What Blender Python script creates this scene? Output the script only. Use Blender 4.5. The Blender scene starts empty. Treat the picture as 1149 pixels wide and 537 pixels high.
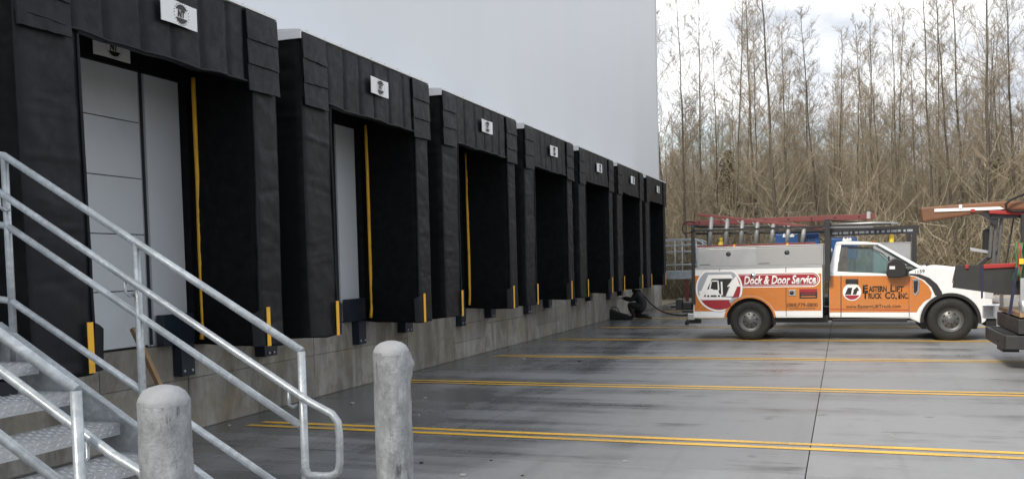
import bpy, bmesh, math, random
from mathutils import Vector, Matrix, noise
import numpy as np
R = math.radians
scene = bpy.context.scene
COL = scene.collection

# ------------------------------------------------------------------ camera
F_PX, YAW, PITCH, ROLL, CYP = 1032.6331, .3463, .0511, .0242, 350.3631
CXP, CAMH, IMW, IMH = 574.5, 1.65, 1149.0, 537.0
cam_d = bpy.data.cameras.new('camera')
cam = bpy.data.objects.new('camera', cam_d); COL.objects.link(cam); scene.camera = cam
cam_d.sensor_width = 36.0; cam_d.lens = F_PX / IMW * 36.0
cam_d.shift_y = (CYP - IMH / 2) / IMW
cam_d.clip_start = .05; cam_d.clip_end = 9000
def _axes():
    sy, cy, sp, cp = math.sin(YAW), math.cos(YAW), math.sin(PITCH), math.cos(PITCH)
    h = Vector((-sy, cy, 0)); z = Vector((0, 0, 1))
    Rr = Vector((cy, sy, 0)); U = h * sp + z * cp; Fw = h * cp - z * sp
    cr, sr = math.cos(ROLL), math.sin(ROLL)
    return Rr * cr - U * sr, Rr * sr + U * cr, Fw
AX, AU, AF = _axes()
cam.matrix_world = Matrix.Translation((0, 0, CAMH)) @ Matrix((AX, AU, -AF)).transposed().to_4x4()
def ray(x, y):
    return AX * ((x - CXP) / F_PX) - AU * ((y - CYP) / F_PX) + AF
def PY(x, y, Y):                      # point seen at a photo pixel on the upright plane at distance Y
    r = ray(x, y); return r * (Y / r.y) + Vector((0, 0, CAMH))
def PX(x, y, X):
    r = ray(x, y); return r * (X / r.x) + Vector((0, 0, CAMH))
def PZ(x, y, Z=0.0):
    r = ray(x, y); return r * ((Z - CAMH) / r.z) + Vector((0, 0, CAMH))

# ------------------------------------------------------------------ sky, sun, exposure
SUN_EL, SUN_AZ = R(40), R(199)        # azimuth measured clockwise from +Y
world = bpy.data.worlds.new('World'); scene.world = world; world.use_nodes = True
nt = world.node_tree; nt.nodes.clear()
def wn(t, **kw):
    n = nt.nodes.new(t)
    for k, v in kw.items(): setattr(n, k, v)
    return n
out = wn('ShaderNodeOutputWorld'); bg = wn('ShaderNodeBackground'); bg.inputs['Strength'].default_value = .1
sky = wn('ShaderNodeTexSky', sky_type='NISHITA', sun_disc=False)
sky.sun_elevation = SUN_EL; sky.sun_rotation = SUN_AZ; sky.air_density = 1.2; sky.dust_density = 2.0
tc = wn('ShaderNodeTexCoord'); mp = wn('ShaderNodeMapping'); mp.inputs['Scale'].default_value = (1.0, 1.0, 2.3)
n1 = wn('ShaderNodeTexNoise'); n1.inputs['Scale'].default_value = 3.1; n1.inputs['Detail'].default_value = 7; n1.inputs['Roughness'].default_value = .52
n2 = wn('ShaderNodeTexNoise'); n2.inputs['Scale'].default_value = 5.3; n2.inputs['Detail'].default_value = 6; n2.inputs['Roughness'].default_value = .5
r1 = wn('ShaderNodeValToRGB'); r1.color_ramp.elements[0].position = .30; r1.color_ramp.elements[1].position = .50
r2 = wn('ShaderNodeValToRGB')
r2.color_ramp.elements[0].position = .38; r2.color_ramp.elements[0].color = (4.3, 4.6, 5.15, 1)
r2.color_ramp.elements[1].position = .60; r2.color_ramp.elements[1].color = (9.6, 9.65, 9.7, 1)
mx = wn('ShaderNodeMix', data_type='RGBA')
nt.links.new(tc.outputs['Generated'], mp.inputs['Vector'])
nt.links.new(mp.outputs['Vector'], n1.inputs['Vector']); nt.links.new(mp.outputs['Vector'], n2.inputs['Vector'])
nt.links.new(n1.outputs['Fac'], r1.inputs['Fac']); nt.links.new(n2.outputs['Fac'], r2.inputs['Fac'])
nt.links.new(r1.outputs['Color'], mx.inputs[0]); nt.links.new(sky.outputs['Color'], mx.inputs[6])
nt.links.new(r2.outputs['Color'], mx.inputs[7]); nt.links.new(mx.outputs[2], bg.inputs['Color'])
nt.links.new(bg.outputs['Background'], out.inputs['Surface'])
sun_d = bpy.data.lights.new('sun', 'SUN'); sun_d.energy = 2.5; sun_d.angle = R(12); sun_d.color = (1, .90, .76)
sun = bpy.data.objects.new('sun', sun_d); COL.objects.link(sun)
sdir = Vector((math.sin(SUN_AZ) * math.cos(SUN_EL), math.cos(SUN_AZ) * math.cos(SUN_EL), math.sin(SUN_EL)))
sun.rotation_euler = sdir.to_track_quat('Z', 'Y').to_euler(); sun.location = (20, -20, 40)
vs = scene.view_settings
vs.view_transform = 'Standard'; vs.look = 'None'; vs.gamma = 1; vs.use_curve_mapping = False; vs.exposure = 0.72

# ------------------------------------------------------------------ materials
class N:                                # tiny node helper
    def __init__(s, name):
        s.m = bpy.data.materials.new(name); s.m.use_nodes = True; s.t = s.m.node_tree
        s.b = s.t.nodes['Principled BSDF']; s.o = s.t.nodes['Material Output']
    def n(s, t, ins=None, **kw):
        x = s.t.nodes.new(t)
        for k, v in kw.items(): setattr(x, k, v)
        for k, v in (ins or {}).items(): s.set(x.inputs[k], v)
        return x
    def set(s, inp, v):
        if isinstance(v, bpy.types.NodeSocket): s.t.links.new(v, inp)
        elif isinstance(v, tuple) and len(v) == 3 and inp.type == 'RGBA': inp.default_value = (*v, 1)
        else: inp.default_value = v
    def p(s, **kw):
        for k, v in kw.items(): s.set(s.b.inputs[k.replace('_', ' ')], v)
        return s
    def coord(s, kind='Object', scale=(1, 1, 1), rnd=True):
        if kind == 'World': v = s.n('ShaderNodeNewGeometry').outputs['Position']
        else:
            v = s.n('ShaderNodeTexCoord').outputs[kind]
            if rnd:
                oi = s.n('ShaderNodeObjectInfo')
                k = s.n('ShaderNodeMath', {0: oi.outputs['Random'], 1: 37.0}, operation='MULTIPLY')
                v = s.n('ShaderNodeVectorMath', {0: v, 1: k.outputs[0]}, operation='ADD').outputs[0]
        return s.n('ShaderNodeMapping', {'Vector': v, 'Scale': scale}).outputs[0]
    def noise(s, v, scale, det=4, rough=.55, dist=0):
        return s.n('ShaderNodeTexNoise', {'Vector': v, 'Scale': scale, 'Detail': det, 'Roughness': rough, 'Distortion': dist}).outputs['Fac']
    def ramp(s, f, a, b, ca=(0, 0, 0), cb=(1, 1, 1)):
        r = s.n('ShaderNodeValToRGB', {'Fac': f})
        e = r.color_ramp.elements; e[0].position = a; e[1].position = b; e[0].color = (*ca, 1); e[1].color = (*cb, 1)
        return r.outputs['Color']
    def rng(s, f, a, b, c, d):
        return s.n('ShaderNodeMapRange', {0: f, 1: a, 2: b, 3: c, 4: d}).outputs[0]
    def mix(s, f, a, b, mode='MIX'):
        x = s.n('ShaderNodeMix', data_type='RGBA', blend_type=mode)
        s.set(x.inputs[0], f); s.set(x.inputs[6], a); s.set(x.inputs[7], b); return x.outputs[2]
    def math(s, op, a, b=0.0):
        return s.n('ShaderNodeMath', {0: a, 1: b}, operation=op).outputs[0]
    def bump(s, h, dist=.01, strength=.5):
        b = s.n('ShaderNodeBump', {'Height': h, 'Distance': dist, 'Strength': strength}).outputs[0]
        s.t.links.new(b, s.b.inputs['Normal']); return s

def mul(c, k): return tuple(min(1, x * k) for x in c)
def plain(name, col, rough=.5, metal=0.0, var=.15, scale=6.0, bump=0.0, bscale=60.0, spec=.5, coat=0.0, dirt=None):
    m = N(name); v = m.coord()
    f = m.noise(v, scale, 5)
    c = m.mix(f, mul(col, 1 - var), mul(col, 1 + var))
    if dirt:
        d = m.ramp(m.noise(v, scale * .45, 6, .65), .52, .72)
        c = m.mix(m.math('MULTIPLY', d, .55), c, dirt)
    m.p(Base_Color=c, Metallic=metal, Roughness=m.rng(m.noise(v, scale * 2.7, 4), .3, .7, rough * .8, min(1, rough * 1.2)))
    m.b.inputs['Specular IOR Level'].default_value = spec
    if coat: m.b.inputs['Coat Weight'].default_value = coat; m.b.inputs['Coat Roughness'].default_value = .08
    if bump: m.bump(m.noise(v, bscale, 3), .004, bump)
    return m.m

M = {}
# wet broom-finished concrete yard
m = N('yard_concrete'); v = m.coord('World'); oi = m.n('ShaderNodeObjectInfo')
long_ = m.noise(m.coord('World', (1.1, .16, 1)), 1.0, 6, .6, .4)
cross = m.noise(m.coord('World', (.13, 1.5, 1)), 1.0, 6, .62, .3)
fine = m.noise(v, 14, 6, .65); grit = m.noise(v, 160, 2, .6); big = m.noise(v, .33, 5, .55)
xyz = m.n('ShaderNodeSeparateXYZ', {0: v})
near_wall = m.rng(xyz.outputs[0], -6.4, -2.2, .16, -.03)
wet0 = m.math('ADD', m.math('ADD', m.math('MULTIPLY', cross, .55), m.math('MULTIPLY', long_, .35)), m.math('MULTIPLY', big, .3))
wet = m.ramp(m.math('ADD', wet0, near_wall), .565, .72)
rndv = m.rng(oi.outputs['Random'], 0, 1, .90, 1.10)
dry = m.mix(fine, (.185, .192, .201), (.27, .275, .283))
dry = m.mix(1.0, dry, rndv, 'MULTIPLY')
tyre = m.ramp(m.noise(m.coord('World', (2.6, .09, 1)), 1.0, 4, .6), .56, .7)
dry = m.mix(m.math('MULTIPLY', tyre, .35), dry, (.13, .13, .13))
spk = m.ramp(grit, .70, .78)
col = m.mix(m.math('MULTIPLY', wet, .85), dry, (.095, .099, .105))
scuff = m.ramp(m.math('MULTIPLY', m.noise(m.coord('World', (.5, 5, 1)), 1.0, 6, .7), m.noise(v, .9, 4)), .31, .40)
col = m.mix(m.math('MULTIPLY', scuff, .7), col, (.05, .05, .052))
spots = m.ramp(m.noise(v, 3.1, 3, .5), .68, .73)
col = m.mix(m.math('MULTIPLY', spots, .5), col, (.06, .06, .062))
agg = m.ramp(m.noise(v, 75, 3, .7), .56, .70)
col = m.mix(m.math('MULTIPLY', agg, .22), col, (.08, .08, .08))
ck = m.n('ShaderNodeTexVoronoi', {'Vector': m.n('ShaderNodeVectorMath', {0: m.coord('World', (.22, .16, 1)), 1: m.n('ShaderNodeVectorMath', {0: m.n('ShaderNodeTexNoise', {'Vector': v, 'Scale': 1.1, 'Detail': 5.0}).outputs['Color'], 1: (.35, .35, 0)}, operation='MULTIPLY').outputs[0]}, operation='ADD').outputs[0], 'Scale': 1.0}, feature='DISTANCE_TO_EDGE').outputs['Distance']
crack = m.math('MULTIPLY', m.ramp(ck, .0006, .0016, (1, 1, 1), (0, 0, 0)), m.ramp(m.noise(v, .25, 3), .5, .6))
col = m.mix(m.math('MULTIPLY', crack, .6), col, (.04, .04, .04))
m.p(Base_Color=col, Roughness=m.math('ADD', m.rng(wet, 0, 1, .40, .15), m.math('MULTIPLY', fine, .1)))
m.bump(m.math('ADD', m.math('MULTIPLY', m.noise(m.coord('World', (240, 6, 1)), 1.0, 2), .6), m.math('MULTIPLY', fine, .8)), .003, .35)
M['yard'] = m.m
M['joint'] = plain('joint_sealant', (.03, .03, .03), .8)

m = N('yellow_line_paint'); v = m.coord('World')
wear = m.ramp(m.math('ADD', m.math('MULTIPLY', m.noise(v, 30, 7, .8), .6), m.math('MULTIPLY', m.noise(m.coord('World', (.6, 3, 1)), 1.3, 5, .6), .5)), .51, .66)
m.p(Base_Color=m.mix(m.math('MULTIPLY', wear, .75), m.mix(m.noise(v, 5), (.74, .41, .03), (.86, .52, .05)), (.17, .15, .11)), Roughness=.45)
m.bump(m.noise(v, 90, 3), .002, .3); M['yline'] = m.m

m = N('leaf_litter_ground'); v = m.coord('World')
m.p(Base_Color=m.mix(m.noise(v, 1.7, 7, .7), (.10, .08, .05), (.26, .215, .14)), Roughness=.95)
m.bump(m.noise(v, 7, 6), .08, .8); M['ground'] = m.m

m = N('dock_wall_concrete'); v = m.coord('World')
streak = m.noise(m.coord('World', (1, 1.3, .45)), 1.3, 7, .68, .6)
blot = m.noise(v, 2.3, 6, .6); fi = m.noise(v, 26, 5, .65)
rv = m.rng(m.n('ShaderNodeObjectInfo').outputs['Random'], 0, 1, .82, 1.15)
c = m.mix(fi, (.26, .255, .235), (.38, .37, .34))
c = m.mix(1.0, c, rv, 'MULTIPLY')
c = m.mix(m.math('MULTIPLY', m.ramp(streak, .42, .62), .85), c, (.115, .107, .088))
c = m.mix(m.math('MULTIPLY', m.ramp(m.noise(v, 6.5, 7, .72), .52, .64), .45), c, (.13, .115, .085))
c = m.mix(m.math('MULTIPLY', m.ramp(blot, .48, .66), .6), c, (.24, .195, .13))
c = m.mix(m.math('MULTIPLY', m.ramp(m.noise(m.coord('World', (1, 3, .25)), 1.1, 5, .6), .62, .70), .5), c, (.40, .40, .38))
m.p(Base_Color=c, Roughness=.85)
pits = m.n('ShaderNodeTexVoronoi', {'Vector': v, 'Scale': 34.0}).outputs['Distance']
m.bump(m.math('ADD', m.math('MULTIPLY', m.ramp(pits, .05, .16), .5), fi), .006, .5); M['conc'] = m.m

m = N('white_wall_panel'); v = m.coord('World')
m.p(Base_Color=m.mix(m.noise(m.coord('World', (1, 1.2, .25)), .7, 4), (.70, .735, .785), (.76, .785, .82)), Roughness=.42)
m.bump(m.noise(m.coord('World', (1, .5, .5)), 1.0, 2), .01, .15); M['wallw'] = m.m
M['trimw'] = plain('white_metal_trim', (.72, .74, .76), .4, var=.06)
M['door'] = plain('grey_door_panel', (.54, .58, .62), .45, var=.06, scale=2, dirt=(.42, .44, .46))
M['doorw'] = plain('pale_wall_liner', (.54, .58, .625), .45, var=.05, scale=2)

m = N('black_vinyl_fabric'); v = m.coord()
w1 = m.noise(m.coord('Object', (1, 1, .6)), 3.2, 5, .55, .8); w2 = m.noise(v, 11, 4, .55, .6)
cre = m.n('ShaderNodeTexVoronoi', {'Vector': m.n('ShaderNodeVectorMath', {0: m.coord('Object', (1, 1, .7)), 1: m.n('ShaderNodeTexNoise', {'Vector': v, 'Scale': 2.0}).outputs['Color']}, operation='ADD').outputs[0], 'Scale': 2.6}, feature='DISTANCE_TO_EDGE').outputs['Distance']
m.p(Base_Color=m.mix(m.noise(v, 2.3, 6, .65), (.0038, .0047, .0072), (.0088, .0104, .0148)), Roughness=m.rng(w2, .3, .7, .42, .60))
m.b.inputs['Specular IOR Level'].default_value = .24
h = m.math('ADD', m.math('MULTIPLY', w1, 1.0), m.math('ADD', m.math('MULTIPLY', w2, .22), m.math('MULTIPLY', m.ramp(cre, 0.0, .10), .10)))
m.bump(h, .018, .35); M['fabric'] = m.m
M['fabric_shade'] = plain('black_vinyl_shade', (.0045, .005, .006), .85, var=.3, scale=3, bump=.3, bscale=20, spec=.2)  # darker vinyl with shade put into its colour, for leg sides and interior
M['ystripe'] = plain('yellow_vinyl_stripe', (.85, .46, .03), .5, var=.1, scale=9, dirt=(.35, .2, .04))
M['signw'] = plain('white_sign', (.76, .78, .80), .45, var=.04)
M['ink'] = plain('black_print', (.018, .018, .02), .5)
M['bluesteel'] = plain('dark_blue_steel', (.012, .021, .036), .45, metal=.2, var=.3, scale=7, bump=.3, dirt=(.03, .03, .03))

m = N('galvanised_steel'); v = m.coord()
sp = m.n('ShaderNodeTexVoronoi', {'Vector': v, 'Scale': 42.0}).outputs['Color']
spv = m.n('ShaderNodeSeparateColor', {0: sp}).outputs[0]
c = m.mix(spv, (.42, .46, .49), (.57, .61, .64)); c = m.mix(m.ramp(m.noise(v, 5, 6, .7), .42, .68), c, (.33, .36, .38))
m.p(Base_Color=c, Metallic=.5, Roughness=m.rng(m.noise(v, 13, 5), .3, .7, .30, .5))
m.bump(m.noise(v, 30, 5), .004, .35); M['galv'] = m.m
m = N('bollard_zinc'); v = m.coord()
c = m.mix(m.ramp(m.noise(m.coord('Object', (1, 1, .55)), 11, 8, .78), .34, .64), (.165, .172, .18), (.38, .40, .42))
c = m.mix(m.ramp(m.noise(m.coord('Object', (1.6, 1.6, .5)), 10, 7, .75), .56, .66), c, (.07, .07, .072))
m.p(Base_Color=c, Metallic=.25, Roughness=.62)
m.bump(m.math('ADD', m.noise(m.coord('Object', (1, 1, .7)), 12, 7, .7), m.math('MULTIPLY', m.noise(v, 60, 4, .7), .4)), .010, .7); M['bollard'] = m.m
M['bollcap'] = plain('bollard_cap_concrete', (.31, .325, .345), .7, var=.25, scale=14, bump=.5, bscale=80, dirt=(.3, .3, .3))
M['tread'] = plain('diamond_plate', (.50, .52, .54), .42, metal=.5, var=.18, scale=8, bump=.2, dirt=(.2, .19, .17))

M['white'] = plain('white_truck_paint', (.70, .72, .74), .25, var=.05, scale=3, coat=.7, dirt=(.55, .55, .54))
M['orange'] = plain('orange_truck_wrap', (.47, .155, .025), .28, var=.06, scale=3, coat=.6, dirt=(.42, .18, .05))
M['maroon'] = plain('maroon_wrap', (.27, .012, .022), .35, var=.08, coat=.3)
M['greywrap'] = plain('grey_wrap', (.30, .33, .37), .35, var=.08, coat=.3)
M['print_w'] = plain('white_print', (.74, .74, .74), .4, var=.03)
M['print_k'] = plain('black_lettering', (.02, .018, .016), .4)
M['blackp'] = plain('black_plastic', (.011, .011, .012), .5, var=.2, bump=.2)
M['blacks'] = plain('black_rack_steel', (.022, .022, .024), .4, var=.3, scale=12)
M['tyre'] = plain('tyre_rubber', (.012, .012, .012), .8, var=.3, scale=14, bump=.5, bscale=120, dirt=(.03, .029, .027))
M['rim'] = plain('steel_wheel', (.12, .123, .126), .42, metal=.5, var=.3, scale=16, dirt=(.08, .08, .08))
M['chrome'] = plain('chrome_bumper', (.62, .63, .65), .16, metal=1.0, var=.08, dirt=(.35, .34, .33))
m = N('brushed_aluminium'); v = m.coord()
m.p(Base_Color=m.mix(m.noise(v, 5, 5), (.38, .39, .40), (.52, .53, .54)), Metallic=.85, Roughness=m.rng(m.noise(m.coord('Object', (3, 3, 60)), 4, 4), .3, .7, .32, .5))
M['alu'] = m.m
M['rung'] = plain('dull_aluminium_rung', (.27, .28, .29), .5, metal=.3, var=.12)
M['aluck'] = plain('tread_plate_box', (.34, .345, .35), .45, metal=.5, var=.2, scale=40, bump=.6, bscale=130)
M['redfg'] = plain('red_fibreglass', (.15, .035, .035), .5, var=.2, scale=12, dirt=(.14, .06, .06))
M['red'] = plain('red_plastic', (.30, .02, .018), .5, var=.15)
M['amber'] = plain('amber_lamp', (.62, .20, .01), .3)
M['yellowc'] = plain('yellow_plastic', (.72, .5, .03), .45)
M['bluem'] = plain('blue_machine_paint', (.012, .06, .20), .4, var=.15)
M['wood'] = plain('raw_lumber', (.27, .17, .09), .7, var=.3, scale=18, bump=.3)
M['brownw'] = plain('brown_wrapped_beam', (.17, .075, .035), .6, var=.25, scale=5, bump=.3, dirt=(.09, .045, .025))
M['blackrub'] = plain('black_rubber', (.009, .009, .0095), .7, var=.25, bump=.3)
M['charcoal'] = plain('charcoal_board', (.02, .0205, .021), .55, var=.25, scale=6, bump=.2)
M['green'] = plain('green_hose', (.03, .16, .06), .5)
M['bluestrap'] = plain('blue_strap', (.012, .016, .05), .7)
M['navy'] = plain('dark_navy_cloth', (.006, .0065, .008), .9, var=.3, scale=12, bump=.5, bscale=40)
M['pants'] = plain('black_work_trousers', (.006, .006, .0065), .9, var=.3, scale=12, bump=.4, bscale=40)
M['skin'] = plain('skin', (.42, .24, .17), .5, var=.08)
M['glove'] = plain('pale_grey_glove', (.25, .26, .28), .7)
M['rust'] = plain('red_primer_post', (.13, .03, .025), .6, var=.2)
M['interior'] = plain('cab_interior', (.10, .105, .11), .7)
M['lampglass'] = plain('headlamp_lens', (.62, .64, .66), .15, metal=.3)
m = N('window_glass'); tr = m.n('ShaderNodeBsdfTransparent', {'Color': (.72, .84, .82)}); gl = m.n('ShaderNodeBsdfGlossy', {'Roughness': .03})
fr = m.n('ShaderNodeFresnel', {'IOR': 1.5}); ff = m.math('ADD', m.math('MULTIPLY', fr.outputs[0], 1.2), .06)
ms = m.n('ShaderNodeMixShader', {0: ff, 1: tr.outputs[0], 2: gl.outputs[0]}); m.t.links.new(ms.outputs[0], m.o.inputs[0]); M['glass'] = m.m

def barkmat(name, a, b):
    m = N(name); v = m.coord('Object', (1, 1, .3))
    oi = m.n('ShaderNodeObjectInfo'); k = m.rng(oi.outputs['Random'], 0, 1, .75, 1.25)
    m.p(Base_Color=m.mix(1.0, m.mix(m.noise(v, 6, 5, .7), a, b), k, 'MULTIPLY'), Roughness=.9); return m.m
M['bark'] = barkmat('tree_bark', (.028, .024, .019), (.115, .10, .08))
M['twig'] = barkmat('tree_twigs', (.12, .100, .070), (.37, .315, .23))
M['brush'] = barkmat('dry_brush', (.24, .205, .14), (.56, .50, .38))
M['brush2'] = barkmat('brown_brush', (.055, .047, .027), (.19, .155, .09))
M['ever'] = barkmat('evergreen_needles', (.075, .072, .03), (.18, .165, .08))
M['litter'] = plain('pale_litter', (.42, .42, .4), .7)
M['darklitter'] = plain('dark_litter', (.03, .03, .03), .8)

# ------------------------------------------------------------------ mesh helpers
class MB:
    def __init__(s): s.v = []; s.f = []; s.sm = []
    def add(s, vs, fs, smooth=False):
        o = len(s.v); s.v += [tuple(p) for p in vs]
        s.f += [tuple(i + o for i in f) for f in fs]; s.sm += [smooth] * len(fs); return s
    def box(s, x0, x1, y0, y1, z0, z1, mat=None):
        vs = [Vector((x, y, z)) for z in (z0, z1) for y in (y0, y1) for x in (x0, x1)]
        if mat is not None: vs = [mat @ p for p in vs]
        return s.add(vs, [(0, 2, 3, 1), (4, 5, 7, 6), (0, 1, 5, 4), (2, 6, 7, 3), (0, 4, 6, 2), (1, 3, 7, 5)])
    def prism(s, pts, a, b, axis='Y'):       # pts in the two other axes, extruded from a to b
        def mk(p, t): return {'Y': (p[0], t, p[1]), 'X': (t, p[0], p[1]), 'Z': (p[0], p[1], t)}[axis]
        n = len(pts); vs = [mk(p, a) for p in pts] + [mk(p, b) for p in pts]
        area = sum(pts[i][0] * pts[(i + 1) % n][1] - pts[(i + 1) % n][0] * pts[i][1] for i in range(n))
        fl = (area > 0) == (b > a)
        if axis == 'Y': fl = not fl
        fs = [tuple(reversed(range(n))), tuple(range(n, 2 * n))] + [(i, (i + 1) % n, n + (i + 1) % n, n + i) for i in range(n)]
        if not fl: fs = [tuple(reversed(f)) for f in fs]
        return s.add(vs, fs)
    def tube(s, pts, r, n=8, smooth=True, cap=True):
        pts = [Vector(p) for p in pts]; rs = r if isinstance(r, (list, tuple)) else [r] * len(pts)
        vs = []; fs = []; up = None
        for i, p in enumerate(pts):
            d = ((pts[min(i + 1, len(pts) - 1)] - p).normalized() + (p - pts[max(i - 1, 0)]).normalized())
            if d.length < 1e-6: d = Vector((0, 0, 1))
            d.normalize()
            if up is None: up = d.orthogonal().normalized()
            else:
                up = up - d * up.dot(d); up = up.normalized() if up.length > 1e-5 else d.orthogonal().normalized()
            w = d.cross(up)
            for k in range(n):
                a = 2 * math.pi * k / n; vs.append(p + (up * math.cos(a) + w * math.sin(a)) * rs[i])
        for i in range(len(pts) - 1):
            for k in range(n):
                fs.append((i * n + k, i * n + (k + 1) % n, (i + 1) * n + (k + 1) % n, (i + 1) * n + k))
        s.add(vs, fs, smooth)
        if cap:
            o = len(s.v) - len(vs)
            s.f += [tuple(o + k for k in reversed(range(n))), tuple(o + (len(pts) - 1) * n + k for k in range(n))]; s.sm += [False, False]
        return s
    def lathe(s, prof, c, axis='Z', n=24, smooth=True):   # prof: (radius, height)
        c = Vector(c); vs = []; fs = []; m_ = len(prof)
        for k in range(n):
            a = 2 * math.pi * k / n; ca, sa = math.cos(a), math.sin(a)
            for r_, h in prof:
                vs.append(c + (Vector((r_ * ca, r_ * sa, h)) if axis == 'Z' else Vector((r_ * ca, h, r_ * sa)) if axis == 'Y' else Vector((h, r_ * ca, r_ * sa))))
        for k in range(n):
            for i in range(m_ - 1):
                q = (k * m_ + i, ((k + 1) % n) * m_ + i, ((k + 1) % n) * m_ + i + 1, k * m_ + i + 1)
                fs.append(q if axis != 'Y' else tuple(reversed(q)))
        return s.add(vs, fs, smooth)
    def grid(s, fn, nu, nv, smooth=True, flip=False):
        vs = [fn(i / nu, j / nv) for j in range(nv + 1) for i in range(nu + 1)]
        fs = [(j * (nu + 1) + i, j * (nu + 1) + i + 1, (j + 1) * (nu + 1) + i + 1, (j + 1) * (nu + 1) + i) for j in range(nv) for i in range(nu)]
        if flip: fs = [tuple(reversed(f)) for f in fs]
        return s.add(vs, fs, smooth)
    def mesh(s, name, mat, off=None, bevel=0.0):
        me = bpy.data.meshes.new(name)
        vs = s.v if off is None else [(p[0] - off[0], p[1] - off[1], p[2] - off[2]) for p in s.v]
        me.from_pydata(vs, [], s.f); me.polygons.foreach_set('use_smooth', s.sm)
        if mat: me.materials.append(mat)
        if bevel or len(s.f) < 4000:
            bm = bmesh.new(); bm.from_mesh(me); bmesh.ops.recalc_face_normals(bm, faces=bm.faces[:])
        if bevel:
            es = [e for e in bm.edges if len(e.link_faces) == 2 and e.calc_face_angle(0) > .6]
            bmesh.ops.bevel(bm, geom=es, offset=bevel, segments=2, affect='EDGES', profile=.6, clamp_overlap=True)
        if bevel or len(s.f) < 4000:
            bm.to_mesh(me); bm.free()
        me.update(); return me
    def build(s, name, mat, parent=None, bevel=0.0):
        off = root_of(parent).location if parent else None
        o = bpy.data.objects.new(name, s.mesh(name, mat, off, bevel)); COL.objects.link(o)
        if parent: o.parent = parent
        return o
def root_of(o):
    while o.parent: o = o.parent
    return o
def tag(o, label=None, cat=None, group=None, kind=None):
    for k, v_ in (('label', label), ('category', cat), ('group', group), ('kind', kind)):
        if v_: o[k] = v_
    return o
def thing(name, loc, label, cat, group=None):
    o = bpy.data.objects.new(name, None); COL.objects.link(o); o.location = loc; o.empty_display_size = .2
    return tag(o, label, cat, group)
def copy_tree(o, parent=None):
    c = o.copy(); COL.objects.link(c); c.parent = parent
    for ch in o.children: copy_tree(ch, c)
    return c
def B(*a): return MB().box(*a)
def text(s, name, mat, parent, h, width, mx_, bold=0.0, shear=0.0, thick=.002):
    """flat lettering: glyphs of height h stretched to width, baseline start at the matrix origin"""
    cu = bpy.data.curves.new(name, 'FONT'); cu.body = s; cu.offset = bold; cu.shear = shear; cu.extrude = .0; cu.resolution_u = 3
    t = bpy.data.objects.new(name, cu); COL.objects.link(t)
    dg = bpy.context.evaluated_depsgraph_get(); dg.update()
    me = bpy.data.meshes.new_from_object(t.evaluated_get(dg)); bpy.data.objects.remove(t); bpy.data.curves.remove(cu)
    xs = [v_.co.x for v_ in me.vertices]; ys = [v_.co.y for v_ in me.vertices]
    x0, x1, y0_, y1 = min(xs), max(xs), 0.0 if min(ys) > -.35 else min(ys), .70
    off = root_of(parent).location
    bm = bmesh.new(); bm.from_mesh(me)
    r_ = bmesh.ops.extrude_face_region(bm, geom=bm.faces[:])
    for e in r_['geom']:
        if isinstance(e, bmesh.types.BMVert): e.co.z += .01
    for v_ in bm.verts:
        p = Vector(((v_.co.x - x0) / (x1 - x0) * width, v_.co.y / y1 * h, v_.co.z * thick / .01))
        v_.co = mx_ @ p - off
    bmesh.ops.recalc_face_normals(bm, faces=bm.faces[:])
    bm.to_mesh(me); bm.free(); me.materials.clear(); me.materials.append(mat)
    o = bpy.data.objects.new(name, me); COL.objects.link(o); o.parent = parent; return o
rnd = random.Random(11)

# ------------------------------------------------------------------ ground and yard
XW, XF, Y0, SP, SW = -6.46, -5.465, 4.998, 3.6571, 3.164      # wall face, shelter front, first shelter, spacing, width
YEND = 34.65
g = MB().grid(lambda u, w: ((u - .5) * 6000, (w - .5) * 6000, -.06), 8, 8, False).build('ground', M['ground']); tag(g, kind='structure')
pv = B(-6.6, 26, -10, 38, -.05, -.03).build('pavement', M['joint']); tag(pv, kind='structure')
xj = [-6.455, -3.62, -.28, 3.1, 6.5, 9.9, 13.3, 19.6, 25.9]; yj = [-10, -4.9, -1.86, 1.19, 4.24, 7.29, 10.32, 13.6, 17.25, 20.9, 24.6, 28.2, 31.9, 37.9]
for i in range(len(xj) - 1):
    for j in range(len(yj) - 1):
        a, b, c, d = xj[i] + .004, xj[i + 1] - .004, yj[j] + .007, yj[j + 1] - .007
        dz = rnd.uniform(-.002, .001)
        sl = B(a, b, c, d, -.029, dz).build('slab', M['yard'], pv, .004)
# painted bay lines: pairs at every bay boundary
for k in range(-1, 8):
    yl = 8.396 + SP * k
    x0 = -6.0 if k < 3 else -5.9
    for dy, xs in ((-.105, x0 - .05), (.105, x0)):
        ln = MB().grid(lambda u, w: (xs + u * (22.0 - xs), yl + dy + (w - .5) * .10 + .004 * math.sin(u * 40 + k), .0045), 60, 1, False).build('bay_line', M['yline'], pv)
kb = B(-6.4, 24, 38.0, 38.16, -.06, .12).build('kerb', M['conc'], None, .01); tag(kb, kind='structure')

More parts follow.
